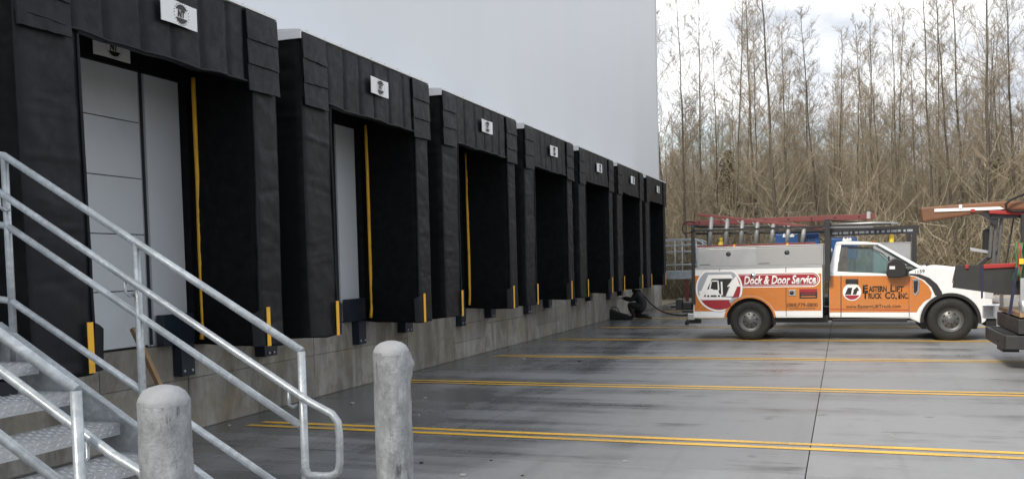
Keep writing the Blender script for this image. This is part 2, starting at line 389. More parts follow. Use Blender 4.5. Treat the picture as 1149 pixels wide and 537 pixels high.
# ------------------------------------------------------------------ building
bld = thing('warehouse_building', (XW - 8, 15, 0), 'long white-walled warehouse with a row of truck docks', 'building')
XM = -6.52                                                    # metal wall face
DW0, DW1, DZ0, DZ1 = .36, 2.42, .93, 3.66                      # door opening, offset from each shelter start
wb = MB()
ys = [-12.0]
for k in range(7): ys += [Y0 + SP * k + DW0, Y0 + SP * k + DW1]
ys.append(YEND)
for i in range(0, len(ys) - 1, 2): wb.box(XM - .12, XM, ys[i], ys[i + 1], .93, DZ1)
wb.box(XM - .12, XM, -12, YEND, DZ1, 11.5)
wb.build('wall', M['wallw'], bld)
MB().box(-30, XM - .12, YEND - .12, YEND, 0, 11.5).build('end_wall', M['wallw'], bld)
MB().box(-30, XM + .06, -12, YEND + .06, 11.5, 11.7).build('roof', M['trimw'], bld)
MB().box(XM + .002, XM + .02, YEND - .10, YEND + .02, .95, 11.5).build('corner_trim', M['trimw'], bld)
MB().box(-7.6, -6.48, -12, YEND, -.06, .92).build('foundation', M['conc'], bld)
yy = -3.0
while yy < YEND - .3:
    w_ = rnd.choice((1.22, 1.5, 1.83, 2.1)); y1 = min(YEND - .01, yy + w_)
    zs = (.0, .55, .925) if rnd.random() < .35 else (.0, .925) if rnd.random() < .85 else (.0, .30, .62, .925)
    for a, b in zip(zs[:-1], zs[1:]):
        pr_ = rnd.uniform(0, .008)
        B(-6.478, -6.46 + pr_ - .004, yy + .004, y1 - .004, a + .004, b - .004).build('concrete_panel', M['conc'], bld, .004)
    yy = y1
for k in range(7):
    yb = Y0 + SP * k
    dr = MB().box(XM - .22, XM - .13, yb + DW0 - .1, yb + DW1 + .1, .80, DZ1 + .1).build('door', M['ink'], bld)
    for j in range(5):
        z0 = (.945 + j * .55)
        B(XM - .125, XM - .022, yb + DW0 + .012, yb + DW1 - .012, z0, z0 + .542).build('door_section', M['door'], dr, .006)
    B(XM - .125, XM - .05, yb + DW0, yb + DW1, .925, .942).build('bottom_seal', M['ink'], dr)
    for a in (DW0, DW1):
        B(XM - .018, XM + .008, yb + a - .004, yb + a + .010, .945, DZ1 - .004).build('jamb_trim', M['ink'], bld)
    B(XM + .002, XM + .03, yb + DW1 + .016, yb + 3.1, .95, DZ1).build('wall_liner', M['doorw'], bld)
    # steel-faced bumpers beside the opening
    for a, tall in ((.30, False), (2.36, True)):
        if tall:
            bu = B(-6.455, -6.36, yb + a + .06, yb + a + .52, .935, 1.24).build('dock_bumper', M['bluesteel'], bld, .008)
            lo = B(-6.452, -6.34, yb + a + .28, yb + a + .48, .60, .93).build('lower_plate', M['bluesteel'], bu, .006)
            yc = yb + a + .37
        else:
            bu = B(-6.455, -6.32, yb + a + .08, yb + a + .34, .66, .93).build('dock_bumper', M['bluesteel'], bld, .008); yc = yb + a + .21
        for dy in (-.08, .08): MB().lathe([(0, .012), (.014, .012), (.014, 0)], (-6.34 if tall else -6.32, yc + dy * (.75 if tall else .6), .655 if tall else .70), 'X', 8, False).build('bolt', M['galv'], bu)

# ------------------------------------------------------------------ dock shelters
def nz(a, b, c, s=1.0): return noise.noise(Vector((a, b, c)) * s)
ORD = ['first', 'second', 'third', 'fourth', 'fifth', 'sixth', 'seventh']
def shelter(k):
    yb = Y0 + SP * k; rs = random.Random(100 + k); sd = k * 13.7
    lab = ['nearest and largest black dock shelter, right behind the metal stair rails', 'second black dock shelter along the wall from the stair',
           'third black dock shelter along the wall from the stair', 'fourth black dock shelter, middle one of the row of seven',
           'fifth black dock shelter along the wall from the stair', 'sixth black dock shelter, next to the last in the row',
           'farthest black dock shelter at the end of the row'][k]
    t = thing('dock_shelter', (XW, yb + SW / 2, .9), lab, 'dock shelter', 'black dock shelters along the wall')
    zt, zh = 4.19, 3.51
    # header curtain with soft pleats
    seams = [.0, .50, .88 + rs.uniform(-.05, .05), 1.25, 1.62 + rs.uniform(-.04, .04), 2.0, 2.36 + rs.uniform(-.05, .05), 2.66, SW]
    def pleat(y):
        d = min(abs(y - s_) for s_ in seams); return .030 * (1 - math.exp(-(d / .025) ** 1.1)) + .008 * nz(y * 2.5, sd, 0)
    sag = rs.uniform(-.02, .03)
    def hz(u, w):
        zb_ = zh - .02 * math.sin(u * math.pi) - sag * u + .018 * nz(u * 9, sd, 5)
        return zb_ + (zt - zb_) * w
    def hd(u, w): return XF + pleat(u * SW) * (1.1 - .5 * w) + .018 * (1 - w) * nz(u * 5, w * 2, sd) + .004 * nz(u * 20, w * 5, sd)
    hm = MB().grid(lambda u, w: (hd(u, w), yb + u * SW, hz(u, w)), 240, 14)
    hm.grid(lambda u, w: (XF - .04, yb + u * SW, hz(u, w)), 240, 2)
    hm.grid(lambda u, w: (XF - .04 + w * (hd(u, 0) - XF + .04), yb + u * SW, hz(u, 0)), 240, 1)
    hm.build('header_curtain', M['fabric'], t)
    hem = MB().tube([(hd(i / 40, 0) + .004, yb + i / 40 * SW, hz(i / 40, 0) + .008) for i in range(41)], .013, 6); hem.build('hem', M['fabric'], t)
    # overlapping corner flaps, three at each end
    for a, b in ((-.012, .47), (2.66, SW + .012)):
        for j in range(3):
            z0 = 3.43 + j * .25 + rs.uniform(-.01, .01)
            c0, c1 = rs.uniform(.0, .02), rs.uniform(.0, .02); jj = j
            def fl(u, w, o=0.0):
                y = yb + a + (b - a) * u; bul = .018 * math.sin(u * math.pi) + .01 * nz(u * 4, jj + w, sd)
                zz = z0 + w * .285 - (1 - w) * (c0 * u + c1 * (1 - u)) + .006 * nz(u * 7, jj, sd + 3)
                return (XF + .040 + (1 - w) * .012 + .5 * bul * (1.2 - w) - o, y, min(zz, 4.185))
            fm = MB().grid(fl, 12, 6).grid(lambda u, w: fl(u, w, .02), 12, 6)
            fm.grid(lambda u, w: fl(u, 0, .02 * w), 12, 1).grid(lambda u, w: fl(0, u, .02 * w), 6, 1).grid(lambda u, w: fl(1, u, .02 * w), 6, 1)
            fm.build('corner_flap', M['fabric'], t)
    # leg curtains (lofted soft columns)
    for side in (0, 1):
        sect = [(XF, .0), (XF, .57), (-6.49, .22), (-6.49, .0)] if side == 0 else [(XF, SW), (XF, 2.77), (-6.49, 3.0), (-6.49, SW)]
        ring = []
        for i in range(4):
            p, q = sect[i], sect[(i + 1) % 4]; nseg = (12, 10, 3, 10)[i]
            for j in range(nseg): f_ = j / nseg; ring.append((p[0] + (q[0] - p[0]) * f_, p[1] + (q[1] - p[1]) * f_, i, f_))
        nl = 120; vs = []; nr = len(ring)
        cz_ = [(rs.uniform(1.0, 3.4), rs.uniform(-.25, .25), rs.choice((-1, 1)) * rs.uniform(.004, .011), rs.uniform(.012, .03)) for _ in range(16)]
        for l in range(nl + 1):
            f_l = l / nl; z = .90 + f_l * (4.14 - .90)
            for (x, y, i, f_) in ring:
                edge = min(1, min(f_, 1 - f_) * 9)
                wr = .010 * nz(y * 2.5 + x, z * 1.1, sd + side * 7) + .007 * nz(y * 5 + x * 5, z * 3.5, sd) + .012 * max(0, abs(nz(y * 2, z * 4.5 + y * 3, sd + 4)) - .12)
                wr += sum(a_ * math.exp(-((z - c_ - t_ * (y + x)) / s_) ** 2) * (.4 + .6 * abs(nz(y * 4, c_, sd))) for c_, t_, a_, s_ in cz_)
                x_, y_ = x, y
                sgn = 1 if side == 0 else -1
                if i == 0: x_ += wr * (.3 + edge) + .008 * edge - .004 * (1 - edge)
                elif i == 1: y_ += sgn * (wr * edge * .9 + .015 * edge)
                elif i == 3: y_ -= sgn * (abs(wr) * edge * .8 + (.022 * abs(math.sin(z * 14)) * edge if z > 3.3 else 0))
                if z < 1.3 and i == 0: x_ += .02 * (1.3 - z)
                y_ += sgn * .012 * math.sin(z * 1.4 + sd) * (1 if i < 2 else 0)
                zz = z + (.03 * nz(x * 3, y * 3, sd) if l == 0 else 0)
                vs.append((x_, yb + y_, zz))
        fs = [(l * nr + a, l * nr + (a + 1) % nr, (l + 1) * nr + (a + 1) % nr, (l + 1) * nr + a) for l in range(nl) for a in range(nr)]
        fs += [tuple(reversed(range(nr))), tuple(nl * nr + a for a in range(nr))]
        lg = MB().add(vs, fs, True).build('leg_curtain', M['fabric'], t)
        lg.data.materials.append(M['fabric_shade'])
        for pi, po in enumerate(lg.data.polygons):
            if pi < nl * nr and ring[pi % nr][2] != 0: po.material_index = 1  # all faces but the front take the vinyl with painted-in shade
        # piping down the inner edge, yellow guide stripe and stiff boot flap
        ye = .57 if side == 0 else 2.77; sg = 1 if side == 0 else -1
        MB().tube([(XF + .004 + .008 * nz(z_ * 3, sd, side), yb + ye + sg * (.008 + .012 * math.sin(z_ * 1.4 + sd)), z_) for z_ in np.linspace(.95, 3.6, 24)], .014, 6).build('piping', M['fabric'], lg)
        def slab(fn, nu, nv, th, nm, mat):
            g0 = lambda u, w: fn(u, w); g1 = lambda u, w: (fn(u, w)[0] - th, fn(u, w)[1], fn(u, w)[2])
            lp = lambda a_, b_, c_: (a_[0] + (b_[0] - a_[0]) * c_, a_[1], a_[2])
            mb = MB().grid(g0, nu, nv).grid(g1, nu, nv)
            for e_ in (0, 1):
                mb.grid(lambda u, w: lp(g0(u, e_), g1(u, e_), w), nu, 1).grid(lambda u, w: lp(g0(e_, u), g1(e_, u), w), nv, 1)
            return mb.build(nm, mat, lg)
        slab(lambda u, w: (XF + .052, yb + ye - sg * (.088 - .058 * u), .905 + w * .39), 2, 8, .006, 'guide_stripe', M['ystripe'])
        slab(lambda u, w: (XF + .038 - .05 * u * u, yb + ye + sg * (-.02 + .14 * u + .02 * w), .91 + w * (.38 - .06 * u)), 6, 6, .008, 'boot_flap', M['fabric'])
    # inside: back frame, ceiling and the long yellow edging on the far side
    B(-6.49, XF - .05, yb + .02, yb + SW - .02, 4.02, 4.15).build('ceiling_panel', M['fabric_shade'], t)
    B(-6.485, -6.43, yb + .2, yb + SW - .2, 3.62, 4.02).build('back_header', M['fabric_shade'], t)
    B(-6.487, -6.40, yb + 2.93, yb + SW - .02, .95, 4.0).build('back_post', M['fabric_shade'], t)
    B(-6.487, -6.40, yb + .05, yb + .27, .95, 4.0).build('back_post', M['fabric_shade'], t)
    MB().tube([(-6.30 + .008 * nz(z_ * 1.3, sd, 2), yb + 2.945 + .006 * nz(z_, sd, 8) + (.0 if z_ > 1.1 else -.25 * (1.1 - z_)), z_) for z_ in np.linspace(.96, 3.66, 30)], .024, 6).build('yellow_edging', M['ystripe'], t)
    # white sheet metal cap
    MB().prism([(-6.50, 4.20), (XF + .035, 4.20), (XF + .035, 4.225), (-6.50, 4.31)], yb - .03, yb + SW + .03).build('roof_cap', M['trimw'], t, .004)
    B(-6.50, XF + .03, yb - .034, yb - .004, 4.125, 4.1985).build('cap_flange', M['trimw'], t)
    for i in range(9): MB().lathe([(0, .012), (.012, .012), (.014, 0)], (XF + .0, yb + .15 + i * .36, 4.232), 'Z', 6, False).build('cap_screw', M['galv'], t)
    # maker's sign with round emblem
    def sign(yc, zc, xx, w_, h_, par, tilt=0):
        sg_ = MB().grid(lambda u, w: (xx + .008 * math.sin(u * 5 + sd), yc + (u - .5) * w_, zc + (w - .5) * h_), 8, 2).grid(
            lambda u, w: (xx - .006 + .008 * math.sin(u * 5 + sd), yc + (u - .5) * w_, zc + (w - .5) * h_), 8, 2).build('sign', M['signw'], par)
        r_ = h_ * .40; xo = xx + .010
        def cap(a0, a1, nm):
            pts = [(yc + .01 + r_ * math.cos(a), zc + r_ * math.sin(a)) for a in np.linspace(R(a0), R(a1), 14)]
            MB().prism(pts, xo, xo + .003, 'X').build(nm, M['ink'], sg_)
        cap(28, 152, 'emblem_cap'); cap(208, 332, 'emblem_cap')
        rg = MB()
        for i in range(22):
            a = i / 22 * 2 * math.pi; rr = r_ * 1.17
            c_ = Vector((xo + .001, yc + .01 + rr * math.cos(a), zc + rr * math.sin(a)))
            rg.box(-.001, .001, -.004, .004, -.003, .003, Matrix.Translation(c_) @ Matrix.Rotation(a, 4, 'X'))
        rg.build('emblem_ring', M['ink'], sg_)
        mt = Matrix.Translation((xo + .001, yc + .01 - r_ * .62, zc - r_ * .36)) @ Matrix(((0, 0, 1, 0), (1, 0, 0, 0), (0, 1, 0, 0), (0, 0, 0, 1)))
        text('NT', 'emblem_letters', M['ink'], sg_, r_ * .75, r_ * 1.2, mt, .03, .2)
    sign(yb + 1.66, 3.888, XF + .072, .47, .2, t)
    if k == 0:
        q = PX(124, 51, -6.42); sign(q.y, q.z - .02, -6.40, .47, .21, t)
    return t
for k in range(7): shelter(k)

# ------------------------------------------------------------------ stairs
RISE, RUN, X8 = .1655, .285, -4.675
SLOPE = RISE / RUN
def stair(yn, yf, label):
    t = thing('metal_stair', (-3.6, (yn + yf) / 2, 0), label, 'stair', 'galvanised stairs at the ends of the dock')
    def nose(x): return (-2.395 - x) * SLOPE
    for k in range(1, 8):
        x, z = -2.395 - k * RUN, k * RISE
        tr_ = B(x, x + .012, yn + .045, yf - .045, z - .066, z - .004).box(x - .29, x + .012, yn + .045, yf - .045, z - .004, z).box(x - .29, x - .278, yn + .045, yf - .045, z - .05, z - .004).build('tread', M['tread'], t)
        lg = MB()
        for i in range(int((yf - yn - .1) / .036)):
            for j in range(11):
                y_ = yn + .06 + i * .036 + (j % 2) * .018
                s_ = 1 if (i + j) % 2 else -1
                if j < 2:
                    c_ = Vector((x + .012, y_, z - .018 - j * .026)); e1 = Vector((0, .013, s_ * .009)); e2 = Vector((0, -.003 * s_, .004)); up_ = Vector((.0035, 0, 0))
                else:
                    c_ = Vector((x - .02 - (j - 2) * .03, y_, z)); e1 = Vector((s_ * .010, .012, 0)); e2 = Vector((.004, -.003 * s_, 0)); up_ = Vector((0, 0, .003))
                lg.add([c_ - e1, c_ - e2, c_ + e1, c_ + e2, c_ + up_], [(0, 1, 4), (1, 2, 4), (2, 3, 4), (3, 0, 4)])
        tag(lg.build('tread_lugs', M['tread'], tr_), kind='stuff')
    for y_ in (yn, yf):
        s_ = 1 if y_ == yn else -1
        a, b = y_ - .005 * s_, y_ + .04 * s_
        top = lambda x: nose(x) + .05
        st = MB().prism([(-2.36, .0), (-2.36, .10), (-2.52, top(-2.52)), (-4.70, top(-4.70)), (-4.70, top(-4.70) - .32), (-2.75, .0)], y_ - .004 * s_, y_ + .006 * s_)
        st.prism([(-2.40, .10), (-2.52, top(-2.52)), (-4.70, top(-4.70)), (-4.70, top(-4.70) - .012), (-2.53, top(-2.53) - .012)], y_ + .006 * s_, y_ + .045 * s_)
        st.build('stringer', M['galv'], t)
        B(-2.46, -2.30, min(a, b + .06 * s_), max(a, b + .06 * s_), .001, .012).build('base_plate', M['galv'], t)
    # landing with front channel and legs
    la = B(-6.44, X8, yn - .0, yf + .0, 1.312, 1.324).build('landing', M['tread'], t)
    B(-6.44, X8, yn - .012, yn - .001, 1.06, 1.33).build('landing_channel', M['galv'], t)
    B(-6.44, X8, yf + .001, yf + .012, 1.06, 1.33).build('landing_channel', M['galv'], t)
    for y_ in (yn + .06, yf - .06):
        B(-4.99, -4.89, y_ - .05, y_ + .05, .0, 1.31).build('landing_leg', M['rust'], t)
    # guards: top rail, mid rail, low rail, posts, bracketed handrail with end loop
    for y_ in (yn, yf):
        s_ = 1 if y_ == yn else -1; rr = .0212
        zA = lambda x: 1.232 + (-2.646 - x) * .575
        xs_ = (-2.646, -3.68, -4.61)
        for i, x in enumerate(xs_):
            MB().tube([(x, y_, nose(x) - .15 if i else .0), (x, y_, zA(x))], rr, 12).build('post', M['galv'], t)
            if i == 0: MB().lathe([(.0, .016), (.045, .016), (.06, .004), (.06, .0)], (x, y_, 0), 'Z', 14).build('post_foot', M['galv'], t)
        for x in (-6.40, -5.32): MB().tube([(x, y_, 1.324), (x, y_, 2.36)], rr, 12).build('post', M['galv'], t)
        MB().tube([(-2.640, y_, zA(-2.646)), (-3.6, y_, zA(-3.6)), (-4.61, y_, zA(-4.61)), (-4.75, y_, 2.385), (-6.40, y_, 2.385)], rr, 12).build('top_rail', M['galv'], t)
        MB().tube([(-2.660, y_, zA(-2.66) - .40), (-4.61, y_, zA(-4.61) - .41), (-4.75, y_, 1.975), (-6.40, y_, 1.975)], rr * .96, 12).build('mid_rail', M['galv'], t)
        MB().tube([(-2.660, y_, zA(-2.66) - .80), (-4.61, y_, zA(-4.61) - .85), (-4.75, y_, 1.53), (-6.40, y_, 1.53)], rr * .96, 12).build('low_rail', M['galv'], t)
        yi = y_ + .075 * s_
        P_ = [(-6.38, yi, 2.20), (-4.75, yi, 2.20)]
        P_ += [(x, yi, zA(x) - .20) for x in (-4.60, -4.0, -3.3, -2.56)] + [(-2.43, yi, .925), (-2.398, yi, .885), (-2.392, yi, .82), (-2.395, yi, .68), (-2.405, yi, .635), (-2.44, yi, .612), (-2.50, yi, .606), (-2.58, yi, .606), (-2.64, y_ + .02 * s_, .606)]
        hr = MB().tube(P_, rr * .93, 12).build('handrail', M['galv'], t)
        for x in (-2.68, -3.70, -4.58):
            z = zA(x) - .20
            MB().tube([(x, y_ + .01 * s_, z - .10), (x, y_ + .045 * s_, z - .105), (x, yi, z - .085), (x, yi, z - .02)], .009, 8).build('bracket', M['galv'], hr)
        cl = MB().lathe([(rr, -.012), (rr + .006, -.006), (rr + .006, .006), (rr, .012)], (-2.646, y_, .606), 'Z', 12); cl.build('loop_weld', M['galv'], hr)
    return t
stair(2.609, 4.10, 'nearest galvanised steel stair with diamond plate treads in the left foreground')
stair(31.0, 32.5, 'far galvanised stair landing with rails beyond the last dock shelter')

# ------------------------------------------------------------------ bollards
def bollard(x, y, h, lab, seed, lump):
    t = thing('bollard', (x, y, 0), lab, 'bollard', 'steel bollards by the stair')
    r_ = .084
    def pf(u, w):
        a = u * 2 * math.pi; z = w * (h - .052)
        d = .004 * nz(math.cos(a) * 2, math.sin(a) * 2, z * 6 + seed) + .0025 * nz(math.cos(a) * 6, math.sin(a) * 6, z * 16 + seed)
        if lump:
            dd = abs((a - lump + math.pi) % (2 * math.pi) - math.pi)
            d += .010 * math.exp(-(dd / .16) ** 2) * max(0, nz(seed, 3, z * 7) + .35) + .018 * math.exp(-(dd / .14) ** 2) * (math.exp(-((z - h + .11) / .022) ** 2) + .6 * math.exp(-((z - h + .16) / .02) ** 2))
        return (x + (r_ + d) * math.cos(a), y + (r_ + d) * math.sin(a), z)
    MB().grid(pf, 48, 90).build('pipe', M['bollard'], t)
    MB().lathe([(r_ - .001, -.012), (r_ - .0, .0), (r_ - .004, .012), (r_ - .015, .03), (r_ - .035, .044), (.02, .052), (0, .053)], (x, y, h - .054), 'Z', 32).build('domed_cap', M['bollcap'], t)
q1 = ray(183, 431) * (3.04); q2 = ray(438.5, 381.5) * 4.23
bollard(q1.x, q1.y, CAMH + q1.z, 'grey bollard standing in front of the stair treads', 3, 0)
bollard(q2.x, q2.y, CAMH + q2.z, 'grey bollard with lumpy edge standing right of the handrail loop', 8, R(18))

# ------------------------------------------------------------------ service truck
def wheel(t, cx, yo, zc, r_=.408, wd=.25, far=False, rim_r=.232):
    """wheel seen from -Y; yo is the outer face"""
    s_ = -1 if far else 1
    f_ = lambda y: y * s_
    rr = r_
    ty = MB().lathe([(rim_r, f_(.03)), (rim_r + .015, f_(.012)), (rr * .80, f_(.0)), (rr * .93, f_(.012)), (rr * .985, f_(.035)), (rr, f_(.06)), (rr, f_(wd - .06)), (rr * .97, f_(wd - .03)), (rr * .8, f_(wd)), (rim_r, f_(wd - .03))], (cx, yo, zc), 'Y', 40)
    w = bpy.data.objects.new('wheel', None); COL.objects.link(w); w.parent = t
    ty.build('tyre', M['tyre'], w)
    tl = MB()
    for i in range(44):
        a = i / 44 * 2 * math.pi
        tl.box(-.012, .012, min(f_(.03), f_(wd - .03)), max(f_(.03), f_(wd - .03)), rr - .004, rr + .006, Matrix.Translation((cx, yo, zc)) @ Matrix.Rotation(a, 4, 'Y'))
    tag(tl.build('tread_blocks', M['tyre'], w), kind='stuff')
    rm = MB().lathe([(rim_r + .004, f_(.012)), (rim_r + .008, f_(.022)), (rim_r - .012, f_(.03)), (rim_r - .03, f_(.055)), (.165, f_(.075)), (.155, f_(.066)), (.10, f_(.046)), (.085, f_(.044)), (.082, f_(.02)), (.06, f_(.008)), (.0, f_(.006))], (cx, yo, zc), 'Y', 36)
    rm.build('rim', M['rim'], w)
    hl = MB(); lu = MB()
    for i in range(8):
        a = i / 8 * 2 * math.pi + .2; c_ = Vector((cx + .130 * math.cos(a), yo + f_(.052), zc + .130 * math.sin(a)))
        hl.lathe([(0, -.003 * s_), (.020, -.003 * s_), (.022, .008 * s_)], c_, 'Y', 8, False)
        c2 = Vector((cx + .075 * math.cos(a + .39), yo + f_(.036), zc + .075 * math.sin(a + .39)))
        lu.lathe([(0, -.02 * s_), (.010, -.018 * s_), (.012, .014 * s_)], c2, 'Y', 6, False)
    tag(hl.build('hand_holes', M['blackp'], w), kind='stuff'); tag(lu.build('lug_nuts', M['chrome'], w), kind='stuff')
    return w
def pp(pts, Y): return [(PY(x, y, Y).x, PY(x, y, Y).z) for x, y in pts]
def facing(p, Y):        # matrix for lettering on a plane facing -Y, origin at pixel p
    q = PY(p[0], p[1], Y); return Matrix.Translation(q) @ Matrix(((1, 0, 0, 0), (0, 0, -1, 0), (0, 1, 0, 0), (0, 0, 0, 1)))
def arc(cx, cz, r_, a0, a1, n=16): return [(cx + r_ * math.cos(a), cz + r_ * math.sin(a)) for a in np.linspace(R(a0), R(a1), n)]
def mini_logo(par, cx, cz, r_, Y):
    """round emblem: white disc, black lift mark with arrow, maroon foot"""
    d = MB().prism(arc(cx, cz, r_, 0, 348, 30), Y, Y - .003).build('emblem_disc', M['print_w'], par)
    MB().prism(arc(cx, cz, r_ * .88, 205, 335, 14), Y - .0035, Y - .006).build('emblem_foot', M['maroon'], par)
    MB().prism([(cx - .78 * r_, cz - .3 * r_), (cx - .45 * r_, cz + .5 * r_), (cx + .05 * r_, cz + .5 * r_), (cx - .05 * r_, cz + .1 * r_), (cx - .1 * r_, cz - .3 * r_)], Y - .0035, Y - .006).build('emblem_mark', M['print_k'], par)
    MB().prism([(cx + .05 * r_, cz - .3 * r_), (cx + .2 * r_, cz + .15 * r_), (cx + .1 * r_, cz + .15 * r_), (cx + .55 * r_, cz + .6 * r_), (cx + .8 * r_, cz + .15 * r_), (cx + .62 * r_, cz + .15 * r_), (cx + .45 * r_, cz - .3 * r_)], Y - .0035, Y - .006).build('emblem_arrow', M['print_k'], par)

def cab(t, YC, YB, dx=0.0, letters=True):
    """pickup cab, bonnet and front end; YC near side plane, YB far side plane. Outline taken from the side view at plane 19.49"""
    yr = 19.49
    def O(pts): return [(x + dx, z) for x, z in pp(pts, yr)]
    cxw, czw = PY(1066.5, 360, yr).x + dx, .385
    arch = [(cxw + .53 * math.cos(a), czw + .50 * math.sin(a)) for a in np.linspace(R(-8), R(186), 22)]
    low = O([(930.5, 356), (930.5, 303.5), (1019, 308), (1034, 298.5), (1050, 298.6), (1078, 301.5), (1098, 306), (1109, 313), (1113, 325), (1114, 340), (1113, 347)]) + [(cxw + .60, .36)] + arch + O([(1021, 357)])
    MB().prism(low, YC, YB).build('body', M['white'], t, .035)
    # inner dark wheel housing and chassis under the cab
    MB().prism(arc(cxw, czw, .515, -20, 200, 20), YC + .22, YB - .22).build('wheel_housing', M['blackp'], t)
    fl = MB(); A1 = arc(cxw, czw, .535, -6, 184, 26); A2 = arc(cxw, czw, .475, -6, 184, 26)
    for i in range(25): fl.prism([A1[i], A1[i + 1], A2[i + 1], A2[i]], YC - .012, YC + .10)
    fl.build('wheel_arch_lip', M['blackp'], t)
    def G(px, py, ins): q = PY(px, py, yr + ins); return (q.x + dx, ins, q.z)
    W = YB - YC
    def gv(p, far): return (p[0], (YB - p[1]) if far else (YC + p[1]), p[2])
    rb, rt = .02, .16                      # inset of the glasshouse at belt and roof
    bR, tR, tF, bF = G(931, 303.6, rb), G(938, 273.5, rt), G(984, 273.5, rt), G(1033, 298.8, rb)
    roof = MB()
    roofpts = [(tR[0] - .02, tR[2] - .02), (tR[0] + .0, tR[2] + .035), (tR[0] + .18, tR[2] + .055), (tF[0] - .2, tF[2] + .05), (tF[0] + .02, tF[2] + .02), (tF[0] + .05, tF[2] - .02)]
    roof.prism(roofpts, YC + rt - .02, YB - rt + .02).build('roof', M['white'], t, .03)
    pil = MB()
    for far in (False, True):
        def bar(a, b, wa, wb, nm, mat):
            a_, b_ = gv(a, far), gv(b, far); s_ = -1 if far else 1
            mb = MB(); vs = []
            for (p, w_) in ((a_, wa), (b_, wb)):
                for dy in (-.005, .07):
                    for k_ in (-1, 1): vs.append((p[0] + k_ * w_, p[1] + dy * s_, p[2]))
            mb.add(vs, [(0, 1, 5, 4), (2, 6, 7, 3), (0, 4, 6, 2), (1, 3, 7, 5), (0, 2, 3, 1), (4, 5, 7, 6)]).build(nm, mat, t, .012)
        bar((bR[0] + .06, bR[1], bR[2] - .02), (tR[0] + .045, tR[1], tR[2]), .085, .06, 'rear_pillar', M['white'])
        bar((bF[0] - .01, bF[1], bF[2] - .02), (tF[0] + .01, tF[1], tF[2] + .01), .055, .04, 'front_pillar', M['white'])
        # side window: black surround, rear dark strip, glass pane
        w0 = [G(939.5, 304.5, rb), G(942, 276.5, rt - .005), G(977, 277.2, rt - .005), G(990, 283.5, .125), G(1015, 306.2, rb), G(986, 308.2, rb)]
        def sheet(ps, off, th, nm, mat):
            q = [gv((p[0], p[1] - off, p[2]), far) for p in ps]; q2 = [gv((p[0], p[1] - off + th, p[2]), far) for p in ps]; n_ = len(ps)
            return MB().add(q + q2, [tuple(range(n_)), tuple(range(2 * n_ - 1, n_ - 1, -1))] + [(i, (i + 1) % n_, n_ + (i + 1) % n_, n_ + i) for i in range(n_)]).build(nm, mat, t)
        cxm = sum(p[0] for p in w0) / 6; czm = sum(p[2] for p in w0) / 6
        inn = [(cxm + (p[0] - cxm) * .955, p[1], czm + (p[2] - czm) * .92) for p in w0]
        for i in range(6):
            j = (i + 1) % 6; sheet([w0[i], w0[j], inn[j], inn[i]], .008, .05, 'window_surround', M['blackp'])
        sheet([G(940.5, 304.5, rb), G(942.5, 277, rt - .005), G(951.5, 277, rt - .005), G(951.5, 304.8, rb)], .012, .006, 'quarter_pane', M['blackp'])
        sheet(inn, .0, .006, 'side_window', M['glass'])
        # belt panel closing between window and body
        sheet([G(930.8, 309, .0), G(930.8, 303.4, rb), G(939.5, 304.5, rb), G(986, 308.4, rb), G(1015, 306.6, rb), G(1033, 299.5, rb), G(1020, 309, 0)], .004, .03, 'belt_panel', M['white'])
    ws = [(tF[0] + .03, YC + rt + .06, tF[2]), (tF[0] + .03, YB - rt - .06, tF[2]), (bF[0] + .02, YB - rb - .08, bF[2] - .02), (bF[0] + .02, YC + rb + .08, bF[2] - .02)]
    MB().add(ws + [(p[0] - .006, p[1], p[2] - .008) for p in ws], [(0, 1, 2, 3), (7, 6, 5, 4), (0, 4, 5, 1), (1, 5, 6, 2), (2, 6, 7, 3), (3, 7, 4, 0)]).build('windscreen', M['glass'], t)
    rw = [(tR[0] + .0, YC + rt + .1, tR[2] - .03), (tR[0] + .0, YB - rt - .1, tR[2] - .03), (bR[0] + .02, YB - rb - .16, bR[2] + .03), (bR[0] + .02, YC + rb + .16, bR[2] + .03)]
    MB().add(rw + [(p[0] + .006, p[1], p[2]) for p in rw], [(0, 1, 2, 3), (7, 6, 5, 4), (0, 4, 5, 1), (1, 5, 6, 2), (2, 6, 7, 3), (3, 7, 4, 0)]).build('rear_window', M['glass'], t)
    for yy_ in (YC + .3, YB - .85):
        st = MB().box(bR[0] + .12, bR[0] + .30, yy_, yy_ + .55, bR[2] - .05, bR[2] + .30).build('seat', M['interior'], t, .05)
        MB().box(bR[0] + .17, bR[0] + .27, yy_ + .14, yy_ + .41, bR[2] + .32, bR[2] + .48).build('headrest', M['interior'], st, .03)
    MB().box(bF[0] - .42, bF[0] - .06, YC + .1, YB - .1, bF[2] - .06, bF[2] + .01).build('dashboard', M['interior'], t, .03)
    MB().lathe([(.185, 0), (.2, .012), (.185, .024), (.17, .012), (.185, 0)], (bF[0] - .52, YB - .55, bF[2] + .02), 'X', 24).build('steering_wheel', M['blackp'], t)
    # door panels and wrap
    e = .004
    gx = [930.8, 943.6, 1020.5]
    MB().prism(O([(930.9, 309.3), (943.2, 309.3), (943.2, 350), (930.9, 350)]), YC - e, YC + .01).build('cab_corner_panel', M['orange'], t)
    dr = MB().prism(O([(944.2, 309.3), (1019.8, 309.3), (1019.8, 350), (944.2, 350)]), YC - e, YC + .01).build('door', M['orange'], t)
    MB().prism(O([(944.2, 350.2), (1019.8, 350.2), (1019.8, 355.4), (944.2, 355.4)]), YC - e, YC + .01).build('door_sill', M['white'], dr)
    for a, b in ((943.2, 944.2), (1019.8, 1020.6)):
        MB().prism(O([(a, 309), (b, 309), (b, 355.4), (a, 355.4)]), YC - .001, YC + .008).build('door_gap', M['ink'], t)
